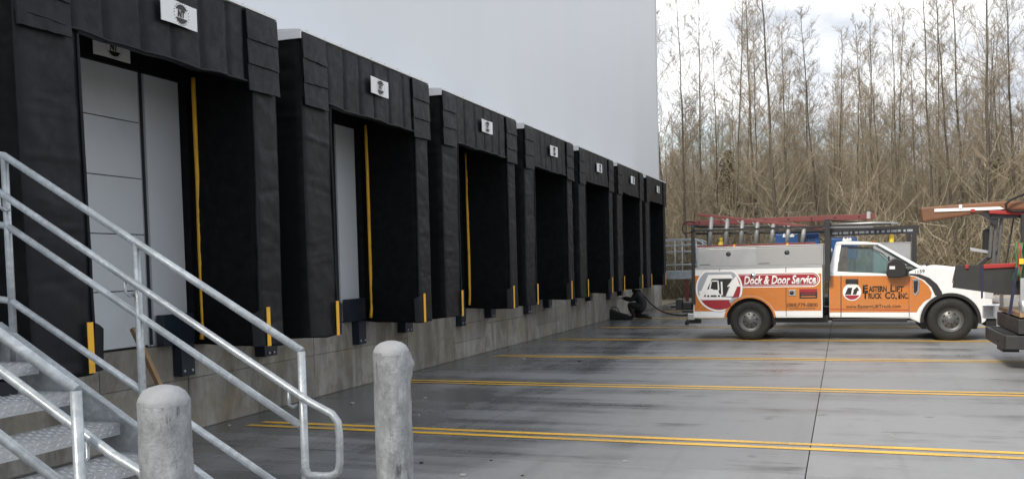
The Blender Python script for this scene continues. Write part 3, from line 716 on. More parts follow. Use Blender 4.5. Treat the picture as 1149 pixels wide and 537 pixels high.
    MB().prism(O([(930.9, 346.2), (1019.5, 347.2), (1019.5, 347.9), (930.9, 346.9)]), YC - e - .002, YC).build('wrap_pinstripe', M['maroon'], dr)
    MB().prism(O([(948.8, 312.7), (962.8, 312.7), (962.8, 318), (948.8, 318)]), YC - .035, YC).build('door_handle', M['blackp'], dr, .01)
    MB().prism(O([(1020.8, 309.5), (1027, 310.5), (1035, 314.5), (1042, 321), (1045.5, 328), (1044.3, 334), (1037, 338), (1031, 345), (1028.5, 350), (1020.8, 350)]), YC - e, YC + .01).build('fender_panel', M['orange'], t)
    A = O([(1020.8, 306.6), (1032, 307.2), (1043, 311.5), (1051.5, 318.5), (1057, 327.5), (1057, 331.3), (1049.5, 331.5), (1045, 322), (1037, 314), (1028, 309.8), (1020.8, 308.4)])
    MB().prism(A, YC - e, YC + .01).build('fender_swoosh', M['ink'], t)
    MB().prism(O([(1020.8, 350.2), (1028, 350.2), (1024, 355.4), (1020.8, 355.4)]), YC - e, YC + .01).build('fender_sill', M['white'], t)
    vt = MB().prism(O([(1023.8, 313), (1030.5, 312), (1032, 316), (1031, 327), (1027.5, 331.5), (1024.5, 330.5)]), YC - .012, YC).build('fender_vent', M['chrome'], t, .004)
    MB().prism(O([(1025, 315), (1029.6, 314.5), (1030, 318), (1029.3, 326), (1027, 329), (1025.4, 328)]), YC - .016, YC - .011).build('vent_insert', M['blackp'], vt)
    # mirror, wiper cowl, marker lamps
    mr = MB().prism(O([(993.5, 307), (996, 294), (1002, 289.5), (1010, 290.5), (1015.5, 297), (1016, 308), (1011, 311), (996.5, 311)]), YC - .22, YC - .10).build('mirror', M['blackp'], t, .02)
    MB().prism(O([(997.5, 298.3), (1003.5, 298.3), (1003.5, 301.6), (997.5, 301.6)]), YC - .227, YC - .219).build('indicator', M['print_w'], mr)
    MB().prism(O([(1009, 299), (1019, 302), (1019, 309.3), (1009, 308)]), YC - .12, YC + .02).build('mirror_arm', M['blackp'], mr)
    for i, f_ in enumerate((.2, .42, .5, .58, .8)):
        q = G(985, 272, 0); MB().box(q[0] - .10, q[0] - .02, YC + W * f_ - .05, YC + W * f_ + .05, q[2] + .012, q[2] + .045).build('roof_lamp', M['amber'], t, .01)
    q = PY(1036, 297.5, yr)
    MB().tube([(q.x + dx, YC + .3, q.z + .02), (q.x + dx + .10, YC + .75, q.z + .05)], .012, 6).build('wiper', M['blackp'], t)
    MB().tube([(q.x + dx + .05, YC + .05, q.z), (q.x + dx + .12, YC + .04, q.z + .02)], .02, 6).build('hood_nozzle', M['blackp'], t)
    # bonnet ridge, front end
    bn = O([(1036, 298), (1052, 297.2), (1080, 300), (1099, 304.8), (1099, 306.5), (1036, 301)])
    MB().prism(bn, YC + .28, YB - .28).build('bonnet', M['white'], t, .012)
    xg = PY(1113, 320, yr).x + dx
    gr = MB().box(xg - .02, xg + .045, YC + .42, YB - .42, .78, 1.22).build('grille', M['chrome'], t, .02)
    for i in range(4): MB().box(xg + .046, xg + .06, YC + .47, YB - .47, .82 + i * .1, .87 + i * .1).build('grille_slot', M['blackp'], gr)
    for far in (0, 1):
        a = YB - .40 if far else YC - .008; b = YB + .008 if far else YC + .40
        hl = MB().box(xg - .13, xg + .03, a, b, .80, 1.10).build('headlight', M['lampglass'], t, .025)
        MB().box(xg - .12, xg - .03, a - .003, b + .003, .985, 1.06).build('indicator', M['amber'], hl, .008)
    xb0, xb1 = PY(1100, 350, yr).x + dx, PY(1127, 350, yr).x + dx
    bp = MB().prism([(xb0 + .03, YC - .01), (xb1 - .16, YC - .01), (xb1 - .02, YC + .25), (xb1 + .03, (YC + YB) / 2), (xb1 - .02, YB - .25), (xb1 - .16, YB + .01), (xb0 + .03, YB + .01)], .42, .70, 'Z').build('front_bumper', M['chrome'], t, .03)
    MB().box(xb0 + .10, xb1 - .12, YC + .06, YB - .06, .27, .415).build('air_dam', M['blackp'], bp, .02)
    # running board and chassis
    a, b = PY(934, 358, yr).x + dx, PY(1018, 358, yr).x + dx
    MB().box(a, b, YC + .02, YC + .2, .36, .43).build('running_board', M['blackp'], t, .012)
    MB().box(a - .1, b + .2, YC + .25, YB - .25, .38, .47).build('floor_pan', M['blackp'], t)
    if letters:
        mini_logo(dr, *O([(956, 327.3)])[0], .172, YC - e - .001)
        yl = YC - e - .001
        def tx(s_, nm, p, h, w_, **k): 
            q = O([p])[0]; mt = Matrix.Translation((q[0], yl, q[1])) @ Matrix(((1, 0, 0, 0), (0, 0, -1, 0), (0, 1, 0, 0), (0, 0, 0, 1)))
            return text(s_, nm, M['print_k'], dr, h, w_, mt, **k)
        k_ = PY(1015, 320, yr).x - PY(1014, 320, yr).x
        tx('E', 'lettering', (968, 326.9), .128, 6 * k_, bold=.042); tx('ASTERN', 'lettering', (974.7, 326.9), .104, 20.5 * k_, bold=.042)
        tx('L', 'lettering', (999, 326.9), .128, 5 * k_, bold=.042); tx('IFT', 'lettering', (1004.6, 326.9), .104, 9.4 * k_, bold=.042)
        tx('T', 'lettering', (968, 334.6), .125, 6 * k_, bold=.042); tx('RUCK', 'lettering', (974.4, 334.6), .102, 15.5 * k_, bold=.042)
        tx('C', 'lettering', (993, 334.6), .125, 6 * k_, bold=.042); tx('O.,', 'lettering', (999.5, 334.6), .102, 7 * k_, bold=.042)
        tx('I', 'lettering', (1008, 334.6), .125, 2.2 * k_, bold=.042); tx('NC.', 'lettering', (1010.8, 334.6), .102, 8.4 * k_, bold=.042)
        tx('www.EasternLiftTruck.com', 'lettering', (949, 345.4), .068, 63 * k_, bold=.012)
        q = O([(1026.5, 306)])[0]
        text('1159', 'lettering', M['print_k'], t, .062, 11 * k_, Matrix.Translation((q[0], YC - .002, q[1])) @ Matrix(((1, 0, 0, 0), (0, 0, -1, 0), (0, 1, 0, 0), (0, 0, 0, 1))), bold=.015)

def service_truck():
    YS, YFAR = 19.36, 21.66
    t = thing('service_truck', (0, 20.5, 0), 'orange and white service pickup truck with ladders on its rack', 'truck')
    e = .004
    def O(pts, Y=YS): return pp(pts, Y)
    x0, x1 = PY(778, 330, YS).x, PY(922.8, 330, YS).x
    zt, zb = PY(850, 299.5, YS).z, PY(850, 356, YS).z
    xw, zw = PY(841.5, 361, YS).x, .385
    xr0, xr1 = xw - .52, xw + .52
    arch = [(xw + .50 * math.cos(a), zw + .50 * math.sin(a)) for a in np.linspace(R(172), R(8), 20)]
    arch = [p for p in arch if p[1] > zb]
    side = [(x0, zb), (x0, zt), (x1, zt), (x1, zb)] + [(arch[-1][0], zb)] + arch[::-1] + [(arch[0][0], zb)]
    for far in (0, 1):
        a, b = (YFAR - .46, YFAR) if far else (YS, YS + .46)
        MB().prism(side, a, b).build('side_compartment', M['white'], t)
        MB().prism(arc(xw, zw, .49, -10, 190, 18), a + (.0 if far else .26), b - (.26 if far else .0)).build('wheel_housing', M['blackp'], t)
    MB().box(x0 + .02, x1 - .02, YS + .465, YFAR - .465, .62, .70).build('bed_floor', M['blackp'], t)
    MB().box(x1 - .06, x1 - .01, YS + .465, YFAR - .465, .70, zt).build('bulkhead', M['white'], t)
    tg = MB().box(x0 + .01, x0 + .06, YS + .465, YFAR - .465, .70, zt - .04).build('tailgate', M['white'], t, .006)
    # arch lip
    fl = MB(); A1 = arc(xw, zw, .525, 10, 170, 22); A2 = arc(xw, zw, .485, 10, 170, 22)
    for i in range(21): fl.prism([A1[i], A1[i + 1], A2[i + 1], A2[i]], YS - .016, YS + .08)
    fl.build('wheel_arch_lip', M['orange'], t)
    # compartment doors, orange with a white foot
    zo, zs = PY(850, 308, YS).z, PY(850, 348.6, YS).z
    zbb = PY(850, 354.6, YS).z
    s1, s2 = PY(808, 330, YS).x, PY(882, 330, YS).x
    g_ = .006
    ar = lambda pts: pts
    a2 = [(xw + .53 * math.cos(a), zw + .53 * math.sin(a)) for a in np.linspace(R(175), R(5), 26)]
    def clip(xa, xb, za, zc_):       # panel between xa..xb and za..zc_ with the wheel arch cut away
        pts = [(xa, zc_), (xb, zc_)]
        def hz_(x): d = .53 ** 2 - (x - xw) ** 2; return zw + math.sqrt(d) if d > 0 else -9
        lo = [(x, max(za, hz_(x))) for x in np.linspace(xb, xa, 60)]
        out_ = [lo[0]]
        for i in range(1, len(lo) - 1):
            if not (abs(lo[i][1] - za) < 1e-6 and abs(lo[i - 1][1] - za) < 1e-6 and abs(lo[i + 1][1] - za) < 1e-6): out_.append(lo[i])
        out_.append(lo[-1]); return pts + out_
    doors = []
    for xa, xb, nm in ((x0 + .02, s1 - g_, 'compartment_door'), (s1 + g_, s2 - g_, 'compartment_door'), (s2 + g_, x1 - .02, 'compartment_door')):
        d = MB().prism(clip(xa, xb, zs, zo), YS - e, YS + .02).build(nm, M['orange'], t)
        doors.append(d); hw = math.sqrt(.53 ** 2 - (zs - zw) ** 2) + .012
        for u0, u1 in ((xa, min(xb, xw - hw)), (max(xa, xw + hw), xb)):
            if u1 - u0 > .03: MB().box(u0, u1, YS - e, YS + .02, zbb, zs - .004).build('sill_strip', M['white'], d)
    for x in (s1, s2):
        MB().box(x - g_, x + g_, YS - .001, YS + .01, zbb + (.4 if x == s1 else 0), zo + .14).build('door_gap', M['ink'], t)
    for xa, xb in ((x0 + .02, s1 - g_), (s1 + g_, s2 - g_), (s2 + g_, x1 - .02)):
        MB().box(xa, xb, YS - .003, YS + .01, zo + .006, zt - .03).build('top_rail', M['white'], t)
    MB().box(x0, x1, YS - .012, YS + .02, zt - .022, zt + .012).build('drip_rail', M['alu'], t)
    # red banner with white outline
    zr0, zr1 = PY(870, 321.3, YS).z, PY(870, 306.2, YS).z
    xb0, xb1 = PY(822, 314, YS).x, PY(919.5, 314, YS).x; rh = (zr1 - zr0) / 2; zc = (zr0 + zr1) / 2
    def pill(inset, y0_, y1_, nm, mat, par):
        r_ = rh - inset; pts = [(xb0, zc - r_)] + arc(xb1 - rh, zc, r_, -90, 90, 14) + [(xb0, zc + r_)]
        return MB().prism(pts, y0_, y1_).build(nm, mat, par)
    bn = pill(-.012, YS - e - .001, YS - e - .003, 'banner_border', M['print_w'], t)
    pill(.008, YS - e - .0032, YS - e - .005, 'banner', M['maroon'], bn)
    pill(.026, YS - e - .0052, YS - e - .0062, 'banner_line', M['print_w'], bn); pill(.034, YS - e - .0064, YS - e - .0075, 'banner_field', M['maroon'], bn)
    text('Dock & Door Service', 'lettering', M['print_w'], bn, .165, PY(915.8, 316, YS).x - PY(834.5, 316, YS).x, facing((834.5, 318.9), YS - e - .008), bold=.032, shear=.25)
    # big round emblem
    cx, cz, r_ = PY(806.8, 323.5, YS).x, PY(806.8, 323.5, YS).z, .475
    zc0 = zo + .09
    def disc(rr, y0_, y1_, mat, nm, par, top):
        pts = [(x, min(z, top)) for x, z in arc(cx, cz, rr, 0, 354, 60)]
        # leave the wheel arch free
        pts = [(x, z) if (x - xw) ** 2 + (z - zw) ** 2 > .54 ** 2 or x < xw - .6 else (xw + (x - xw) * .54 / math.hypot(x - xw, z - zw), zw + (z - zw) * .54 / math.hypot(x - xw, z - zw)) for x, z in pts]
        return MB().prism(pts, y0_, y1_).build(nm, mat, par)
    yl = YS - e - .009
    em = disc(r_, yl, yl - .002, M['print_w'], 'emblem_disc', t, zc0)
    disc(r_ - .035, yl - .0022, yl - .004, M['greywrap'], 'emblem_field', em, zc0 - .02)
    def q_(pts): return [(cx + a * r_, cz + b * r_) for a, b in pts]
    L = yl - .0042
    MB().prism([p for p in arc(cx, cz, r_ - .04, 214, 304, 16)] + q_([(.42, -.50), (-.62, -.50)]), L, L - .002).build('emblem_foot', M['maroon'], em)
    MB().prism(q_([(.55, -.40), (.84, -.38), (.90, -.1), (.90, .25), (.80, .42)]), L, L - .002).build('emblem_side', M['maroon'], em)
    MB().prism(q_([(-.88, -.36), (-.45, .60), (.52, .60), (.60, .44), (-.30, .44), (-.62, -.36)]), L, L - .002).build('emblem_sweep', M['print_w'], em)
    MB().prism(q_([(-.66, -.34), (-.30, .42), (.55, .42), (.28, -.34)]), L, L - .0021).build('emblem_panel', M['print_k'], em)
    MB().prism(q_([(.30, -.34), (.48, .08), (.34, .08), (.74, .54), (.92, .08), (.78, .08), (.60, -.34)]), L - .0022, L - .004).build('emblem_arrow', M['print_w'], em)
    MB().prism(q_([(-.90, -.42), (-.72, -.48), (.55, -.48), (.50, -.40), (-.86, -.36)]), L - .0022, L - .004).build('emblem_base', M['print_w'], em)
    # forklift drawing inside the emblem
    K = L - .0042
    MB().prism(q_([(-.62, -.25), (-.60, -.05), (-.35, .0), (-.20, -.05), (-.02, -.05), (.02, -.28), (-.55, -.28)]), K, K - .0015).build('forklift_body', M['print_w'], em)
    for a in ([(-.42, .0), (-.34, .36), (-.29, .36), (-.36, .0)], [(-.34, .36), (-.02, .36), (-.02, .31), (-.34, .31)], [(-.06, .34), (-.01, .34), (.02, -.06), (-.04, -.06)], [(.08, .30), (.15, .30), (.17, -.28), (.10, -.28)], [(-.85, -.10), (-.60, -.08), (-.60, -.20), (-.85, -.20)]):
        MB().prism(q_(a), K, K - .0015).build('forklift_line', M['print_w'], em)
    for a in (-.46, .0):
        w_ = MB().prism(arc(cx + a * r_, cz - .32 * r_, .07 * r_ * 1.5, 0, 340, 14), K - .0017, K - .003).build('forklift_wheel', M['print_w'], em)
        MB().prism(arc(cx + a * r_, cz - .32 * r_, .05 * r_, 0, 340, 10), K - .0032, K - .0045).build('forklift_hub', M['print_k'], em)
    # latches, plate, phone number
    for p in ((845.5, 309),):
        q = PY(*p, YS); lt = MB().lathe([(0, -.022), (.05, -.018), (.06, 0)], (q.x, YS - .012, q.z), 'Y', 16); lt.build('paddle_latch', M['chrome'], t)
    q = PY(889, 328.2, YS); l2 = MB().box(q.x - .07, q.x + .07, YS - .018, YS - .004, q.z - .06, q.z + .06).build('paddle_latch', M['chrome'], doors[2], .006)
    MB().lathe([(0, -.008), (.035, -.006), (.042, 0)], (q.x - .01, YS - .0185, q.z), 'Y', 14).build('lock', M['blackp'], l2)
    a, b = PY(897, 324, YS), PY(917, 334.5, YS)
    pl = MB().box(a.x, b.x, YS - .007, YS - .0045, b.z, a.z).build('notice_sticker', M['print_k'], doors[2])
    MB().box(a.x, b.x, YS - .009, YS - .0072, (a.z + b.z) / 2 + .03, a.z).build('sticker_band', M['maroon'], pl)
    for dz, mt_ in ((.0, 'maroon'), (-.055, 'orange')):
        MB().box(a.x + .03, b.x - .03, YS - .009, YS - .0072, (a.z + b.z) / 2 + dz - .012, (a.z + b.z) / 2 + dz + .008).build('sticker_line', M[mt_], pl)
    text('(888)779-8800', 'lettering', M['print_k'], doors[2], .075, PY(918, 340, YS).x - PY(882.5, 340, YS).x - .02, facing((883, 344), YS - e - .001), bold=.01)
    lw = MB().box(PY(885, 345, YS).x, PY(915, 345, YS).x, YS - .006, YS - .0042, PY(885, 346.3, YS).z, PY(885, 345.6, YS).z).build('fine_print', M['print_k'], doors[2])
    # aluminium top boxes with T latches
    zb0, zb1 = zt + .016, PY(850, 275.8, YS).z
    xa, xm, xb = PY(782, 287, YS).x, PY(849, 287, YS).x, PY(923.6, 287, YS).x
    for far in (0, 1):
        ya, yb_ = (YFAR - .42, YFAR - .01) if far else (YS + .012, YS + .42)
        bx = MB().box(xa, xb, ya, yb_, zb0, zb1 - .02).build('top_box', M['alu'], t, .006)
        MB().box(xa - .012, xb + .012, ya - .012, yb_ + .012, zb1 - .018, zb1).build('box_lid', M['alu'], bx, .004)
        if not far:
            for u, v_ in ((xa + .03, xm - .012), (xm + .012, xb - .03)):
                bd = MB().box(u, v_, ya - .008, ya - .001, zb0 + .02, zb1 - .035).build('box_door', M['alu'] if u < xm - .1 else M['aluck'], bx, .003)
                c_ = (u + v_) / 2 + (.03 if u < xm - .1 else -.04)
                lt = MB().lathe([(0, -.012), (.042, -.012), (.05, -.0)], (c_, ya - .0085, zb1 - .15), 'Y', 16).build('latch', M['blackp'], bd)
                MB().lathe([(.020, -.008), (.028, -.003), (.020, 0)], (c_, ya - .021, zb1 - .15), 'Y', 12).build('latch_ring', M['chrome'], lt)
                MB().prism([(c_ - .05, zb1 - .19), (c_ + .05, zb1 - .19), (c_, zb1 - .245)], ya - .012, ya - .0085).build('latch_plate', M['chrome'], bd)
                MB().box(u + .02, u + .24, ya - .011, ya - .0085, zb0 + .05, zb0 + .062).build('box_badge', M['blackp'], bd)
    # rack: end hoops, side rails and forward rail over the cab
    zR = PY(777, 256.5, YS).z
    zL = PY(928, 258.0, YS).z
    for px_, wd in ((778, .035), (928.5, .05)):
        x = PY(px_, 300, YS).x
        for y_ in (YS - .0 - wd, YFAR + .02):
            MB().box(x - wd, x + wd, y_, y_ + wd * 1.8, .75 if px_ < 800 else 1.2, zR + .05).build('rack_post', M['blacks'], t, .006)
        MB().box(x - wd * .9, x + wd * .9, YS - wd, YFAR + .02 + wd, zR + .052, zR + .10).build('rack_cross_bar', M['blacks'], t, .006)
    xa2, xb2 = PY(774, 255, YS).x, PY(1032, 255, YS).x
    for y_ in (YS + .01, YFAR - .03):
        a, b = PY(774, 260, YS), PY(1032, 256.5, YS)
        MB().prism([(xa2 + .1, zL + .06), (PY(1000, 252, YS).x, zL + .06), (PY(1000, 252, YS).x, zL + .095), (xa2 + .1, zL + .095)], y_, y_ + .04).build('rack_rail', M['blacks'], t)
    # perforated rail over the cab
    pr = MB().prism(pp([(932, 258.5), (1031, 254.6), (1031, 261.5), (932, 265)], YS + .3), YS + .3, YS + .34).build('perforated_rail', M['blacks'], t)
    for i in range(15):
        u = i / 14; q = PY(937 + u * 84, 261.7 - u * 3.4, YS + .3); w_ = rnd.choice((.02, .03, .05))
        MB().box(q.x - w_, q.x + w_, YS + .294, YS + .2985, q.z - .022, q.z + .022).build('rail_slot', M['greywrap'], pr)
    MB().tube([PY(781, 262, YS + .2), PY(925, 260, YS + .2)], .02, 8).build('rack_tube', M['blacks'], t)
    MB().tube([PY(776, 254, YS + .5), PY(925, 254, YS + .5)], .022, 8).build('rack_tube', M['blacks'], t)
    MB().tube([PY(790, 257.5, YS + .6), PY(980, 254.5, YS + .6)], .016, 8).build('carried_pipe', M['rung'], t)
    MB().tube([PY(932, 252, YS + .1), PY(980, 250, YS + .1), PY(1008, 250.5, YS + .1)], .022, 8).build('conduit', M['alu'], t)
    MB().tube([PY(932, 247, YS + .16), PY(960, 249, YS + .16), PY(995, 251.5, YS + .16), PY(1003, 250, YS + .16)], .014, 6).build('strap', M['blackrub'], t)
    MB().tube([PY(x, y, YS - .05) for x, y in ((780, 250), (773, 248), (767, 251), (765.5, 257), (768, 262), (774, 261), (779, 257))], .013, 7).build('tie_cord', M['blackrub'], t)
    for p in ((824, 274), (883.5, 273.5)):
        q = PY(*p, YS + .05); MB().lathe([(.035, 0), (.035, .025), (.025, .045), (0, .05)], (q.x, YS + .05, zb1 + .001), 'Z', 14).build('amber_beacon', M['amber'], t)
    q = PY(809, 270, YS + .3); MB().lathe([(.06, 0), (.06, .09), (.03, .12), (.03, .2), (0, .2)], (q.x, YS + .3, zb1 + .001), 'Z', 12).build('yellow_bottle', M['yellowc'], t)
    # rear bumper, hitch, vise
    bp = MB().box(x0 - .13, x0 + .015, YS + .02, YFAR - .02, .42, .55).build('rear_bumper', M['alu'], t, .01)
    MB().box(x0 - .2, x0 + .1, YS + .3, YS + .42, .33, .415).box(x0 - .24, x0 - .16, YS + .32, YS + .40, .29, .38).build('hitch', M['blacks'], t, .008)
    MB().tube([(x0 - .08, YS + .3, .38), (x0 - .16, YS + .3, .33), (x0 - .20, YS + .3, .36)], .016, 6).build('tow_hook', M['blacks'], bp)
    vi = MB().box(x0 - .30, x0 - .02, YS + .35, YS + .65, .555, .62).box(x0 - .30, x0 - .10, YS + .4, YS + .6, .62, .78).build('vise', M['blacks'], t, .02)
    MB().box(x0 - .44, x0 - .31, YS + .39, YS + .61, .62, .84).build('vise_jaw', M['blacks'], vi, .012)
    MB().tube([(x0 - .56, YS + .5, .67), (x0 - .31, YS + .5, .67)], .022, 8).build('vise_screw', M['blacks'], vi)
    # chassis, axles, wheels
    for y_ in (YS + .72, YFAR - .80): MB().box(x0 + .05, 2.35, y_, y_ + .08, .46, .60).build('chassis_rail', M['blackp'], t)
    xf = PY(1066.5, 360, 19.49).x
    for x in (xw, xf): MB().tube([(x, YS + .2, .385), (x, YFAR - .2, .385)], .06, 10).build('axle', M['blackp'], t)
    MB().lathe([(0, -.16), (.10, -.12), (.14, 0), (.10, .12), (0, .16)], (xw, (YS + YFAR) / 2, .385), 'X', 14).build('differential', M['blackp'], t)
    MB().box(xw + .5, x1 + .1, YS + .22, YS + .46, .35, zb + .02).build('under_skirt', M['blackp'], t)
    MB().box(-.9, -.35, YS + .5, YS + .72, .36, .58).build('fuel_tank', M['blackp'], t, .03)
    MB().tube([(-.2, YS + 1.3, .36), (-1.1, YS + 1.3, .34), (-2.3, YS + 1.3, .42)], .035, 8).build('exhaust_pipe', M['rim'], t)
    wheel(t, xw, YS + .045, .403); wheel(t, xw, YFAR - .045, .403, far=True)
    wheel(t, xf, YS + .09, .403); wheel(t, xf, YFAR - .09, .403, far=True)
    cab(t, YS + .13, YFAR - .13)
    # ladders carried on the rack: each is a thing of its own
    l1 = thing('trestle_ladder', (PY(850, 274, YS).x, YS + .06, zb1), 'red and silver tapered ladder on edge along the near side of the truck rack', 'ladder')
    ya = YS + .03
    def rail(p, q, hh, nm, mat):
        A, B_ = PY(*p, ya), PY(*q, ya); MB().prism([(A.x, A.z - hh), (B_.x, B_.z - hh), (B_.x, B_.z + hh), (A.x, A.z + hh)], ya, ya + .07).build(nm, mat, l1, .006)
    rail((782, 240.3), (923, 256.2), .028, 'side_rail', M['redfg'])
    MB().box(PY(782, 275, ya).x, PY(915, 275, ya).x, ya, ya + .07, zb1 + .002, zb1 + .045).build('side_rail', M['redfg'], l1, .006)
    for i, px_ in enumerate((797.5, 815.3, 832.3, 849.3, 867, 884.3, 901.7)):
        yt_ = 240.3 + (px_ - 782) / 141 * 15.9
        a, b = PY(px_ - 1.7, 273, ya), PY(px_ + .8, yt_, ya)
        MB().tube([(a.x, ya + .035, zb1 + .04), (b.x, ya + .035, b.z - .02)], .044, 10).build('rung', M['rung'], l1)
        if i in (1, 2, 3, 4, 5): MB().tube([(b.x - .14, ya + .02, b.z + .01 + .016), (b.x - .02, ya + .02, b.z - .11)], .012, 6).build('rung_brace', M['alu'], l1)
    l2 = thing('extension_ladder', (PY(880, 255, YS).x, YS + .7, zR + .1), 'long dark red extension ladder lying flat across the truck rack', 'ladder')
    yq = YS + .75; A, B_ = PY(769, 252.5, yq), PY(982, 248, yq)
    for y_ in (yq, yq + .42):
        MB().prism([(A.x, zR + .102), (B_.x, zR + .102), (B_.x, zR + .20), (A.x, zR + .20)], y_, y_ + .03).build('side_rail', M['redfg'], l2, .004)
        for k_ in range(8):
            x = A.x + .3 + k_ * .46; MB().lathe([(0, -.006), (.018, -.004), (.02, 0)], (x, y_ - .0005, zR + .15), 'Y', 8).build('rung_rivet', M['blackp'], l2)
    for k_ in range(11): MB().tube([(A.x + .2 + k_ * .34, yq + .03, zR + .15), (A.x + .2 + k_ * .34, yq + .42, zR + .15)], .018, 8).build('rung', M['alu'], l2)
    MB().box(B_.x - .16, B_.x - .09, yq - .035, yq - .003, zR + .102, zR + .24).build('ladder_lock', M['alu'], l2)
    return t
service_truck()

# ------------------------------------------------------------------ second service truck, only its rear end in view
def flatbed():
    YN, YR = 14.5, 16.45
    t = thing('flatbed_truck', (4.6, 15.5, 0), 'rear end of an orange work truck with black step bumper at the right edge', 'truck')
    xr = PY(1127, 382, YN).x
    xu = PY(1143, 365, YN).x
    z = lambda y, px_=1127: PY(px_, y, YN).z
    lo = MB().prism([(xr + .16, YN), (xr + .02, YN + .02), (xr, YN + .10), (xr, YR - .10), (xr + .02, YR - .02), (xr + .16, YR), (xr + .55, YR), (xr + .55, YN)], z(392), z(376.5), 'Z').build('step_bumper', M['charcoal'], t, .012)
    MB().box(xr + .05, xr + .5, YN + .3, YR - .3, z(376.5) + .001, z(376.5) + .012).build('step_tread', M['blackrub'], lo)
    MB().lathe([(0, -.012), (.03, -.012), (.03, 0)], (xr - .0005, YN + .55, (z(392) + z(376.5)) / 2), 'X', 12).build('hole_plug', M['blackp'], lo)
    MB().box(xr + .08, xr + .3, YN + .7, YR - .7, z(400), z(392) - .002).build('hitch_receiver', M['blackp'], t, .01)
    MB().prism([(xu, YN + .02), (xu, YR - .02), (xu + .3, YR - .02), (xu + .3, YN + .02)], z(376.5) + .02, z(358, 1143), 'Z').build('upper_step', M['charcoal'], t, .012)
    zd = z(356, 1143)                                       # deck
    MB().box(xu + .02, 5.2, YN + .03, YR - .03, zd, zd + .06).build('deck', M['wood'], t)
    for y_ in (YN + .5, YR - .58): MB().box(xu + .1, 7.6, y_, y_ + .09, .42, .58).build('chassis_rail', M['blackp'], t)
    # orange side compartments further forward
    for y_, y2 in ((YN - .02, YN + .4), (YR - .4, YR + .02)):
        sd_ = MB().box(xu + .55, 5.2, y_, y2, zd + .065, zd + .52).build('side_compartment', M['orange'], t, .01)
        for k_ in range(3): MB().box(xu + .62 + k_ * .85, xu + 1.42 + k_ * .85, y_ - .012, y_ - .001, zd + .11, zd + .48).build('compartment_door', M['orange'], sd_, .004)
    # wire racking and posts at the tail
    for y_ in (YN + .06, YR - .10):
        MB().box(xu + .03, xu + .08, y_, y_ + .045, zd + .06, 1.30).build('tail_post', M['alu'], t)
    wr = MB()
    for i in range(10):
        y_ = YN + .2 + i * .17; MB().tube([(xu + .34, y_, zd + .062), (xu + .34, y_, zd + .36)], .008, 5).build('rack_wire', M['redfg'], t)
    MB().box(xu + .36, xu + .52, YN + .2, YR - .2, zd + .062, zd + .30).build('crate', M['redfg'], t)
    # rack uprights, red padded bars
    yq = 15.3
    def pl(pts, y0_, y1_, nm, mat, bev=.006, par=None): return MB().prism(pp(pts, y0_), y0_, y1_).build(nm, mat, par or t, bev)
    bd = pl([(1072.5, 296.8), (1139, 297.5), (1151, 331), (1125, 330), (1069, 322.5)], yq - .03, yq + .02, 'black_board', M['charcoal'])
    MB().prism(pp([(1076, 299), (1139, 299), (1125, 326), (1072, 318)], yq + .02), yq + .03, yq + .5).build('tool_bin', M['charcoal'], bd, .01)
    pl([(1100.5, 298), (1103, 298), (1103, 334), (1100.8, 335)], yq - .045, yq - .033, 'strap', M['bluestrap'], 0)
    pl([(1139, 300), (1142.5, 300), (1135, 352), (1131, 353)], yq - .3, yq - .29, 'strap', M['bluestrap'], 0)
    pl([(1103.5, 296.4), (1140, 294.8), (1140, 299.5), (1103.5, 301.4)], yq - .06, yq + .0, 'padded_bar', M['red'], .01)
    pl([(1083, 296.8), (1087, 296.6), (1087, 301), (1083, 301.2)], yq - .06, yq + .0, 'red_bracket', M['red'])
    pl([(1110, 236), (1152, 236.5), (1152, 241.5), (1110, 239.5)], yq - .06, yq + .0, 'padded_bar', M['red'], .01)
    pl([(1089.5, 234.5), (1094, 234.3), (1094, 238), (1089.5, 238)], yq - .06, yq + .0, 'red_bracket', M['red'])
    pl([(1094, 235.5), (1112, 235.5), (1120, 240), (1120, 252), (1115, 253), (1108, 244), (1094, 239)], yq + .02, yq + .1, 'rack_gusset', M['blacks'])
    for (a, b, c, d) in ((1114.5, 243, 1111.5, 289), (1119.5, 242, 1115.5, 297), (1125.5, 241, 1121.0, 298)):
        P0, P1 = PY(a, b, yq + .02), PY(c, d, yq + .02)
        MB().prism([(P0.x - .022, P0.z), (P0.x + .022, P0.z), (P1.x + .022, P1.z), (P1.x - .022, P1.z)], yq + .11, yq + .17).build('rack_upright', M['rim'], t, .006)
        MB().prism([(P0.x - .008, P0.z), (P0.x + .008, P0.z), (P1.x + .008, P1.z), (P1.x - .008, P1.z)], yq + .1, yq + .109).build('upright_slot', M['rim'], t)
    pl([(1088.6, 277.5), (1111, 281.5), (1112, 285), (1088.6, 281.2)], yq + .18, yq + .24, 'cross_arm', M['alu'])
    pl([(1104.5, 258), (1107, 256), (1111, 257), (1112, 284), (1104, 285)], yq + .26, yq + .45, 'rubber_pad', M['blackrub'], .03)
    pl([(1096, 297), (1117, 279), (1119, 284), (1102, 298)], yq + .2, yq + .26, 'brace', M['blacks'])
    pl([(1127.5, 298), (1137, 244), (1138.5, 244), (1129.5, 298)], yq + .3, yq + .34, 'far_brace', M['blacks'])
    pl([(1146, 240), (1153, 240), (1153, 330), (1146, 330)], yq - .1, yq - .02, 'side_post', M['blacks'])
    MB().box(PY(1112, 240, yq).x, 6.6, yq + .0, yq + .08, 2.165, 2.23).build('roof_rail', M['blacks'], t)
    MB().box(6.5, 6.58, yq + .0, yq + .08, zd + .06, 2.16).build('front_post', M['blacks'], t)
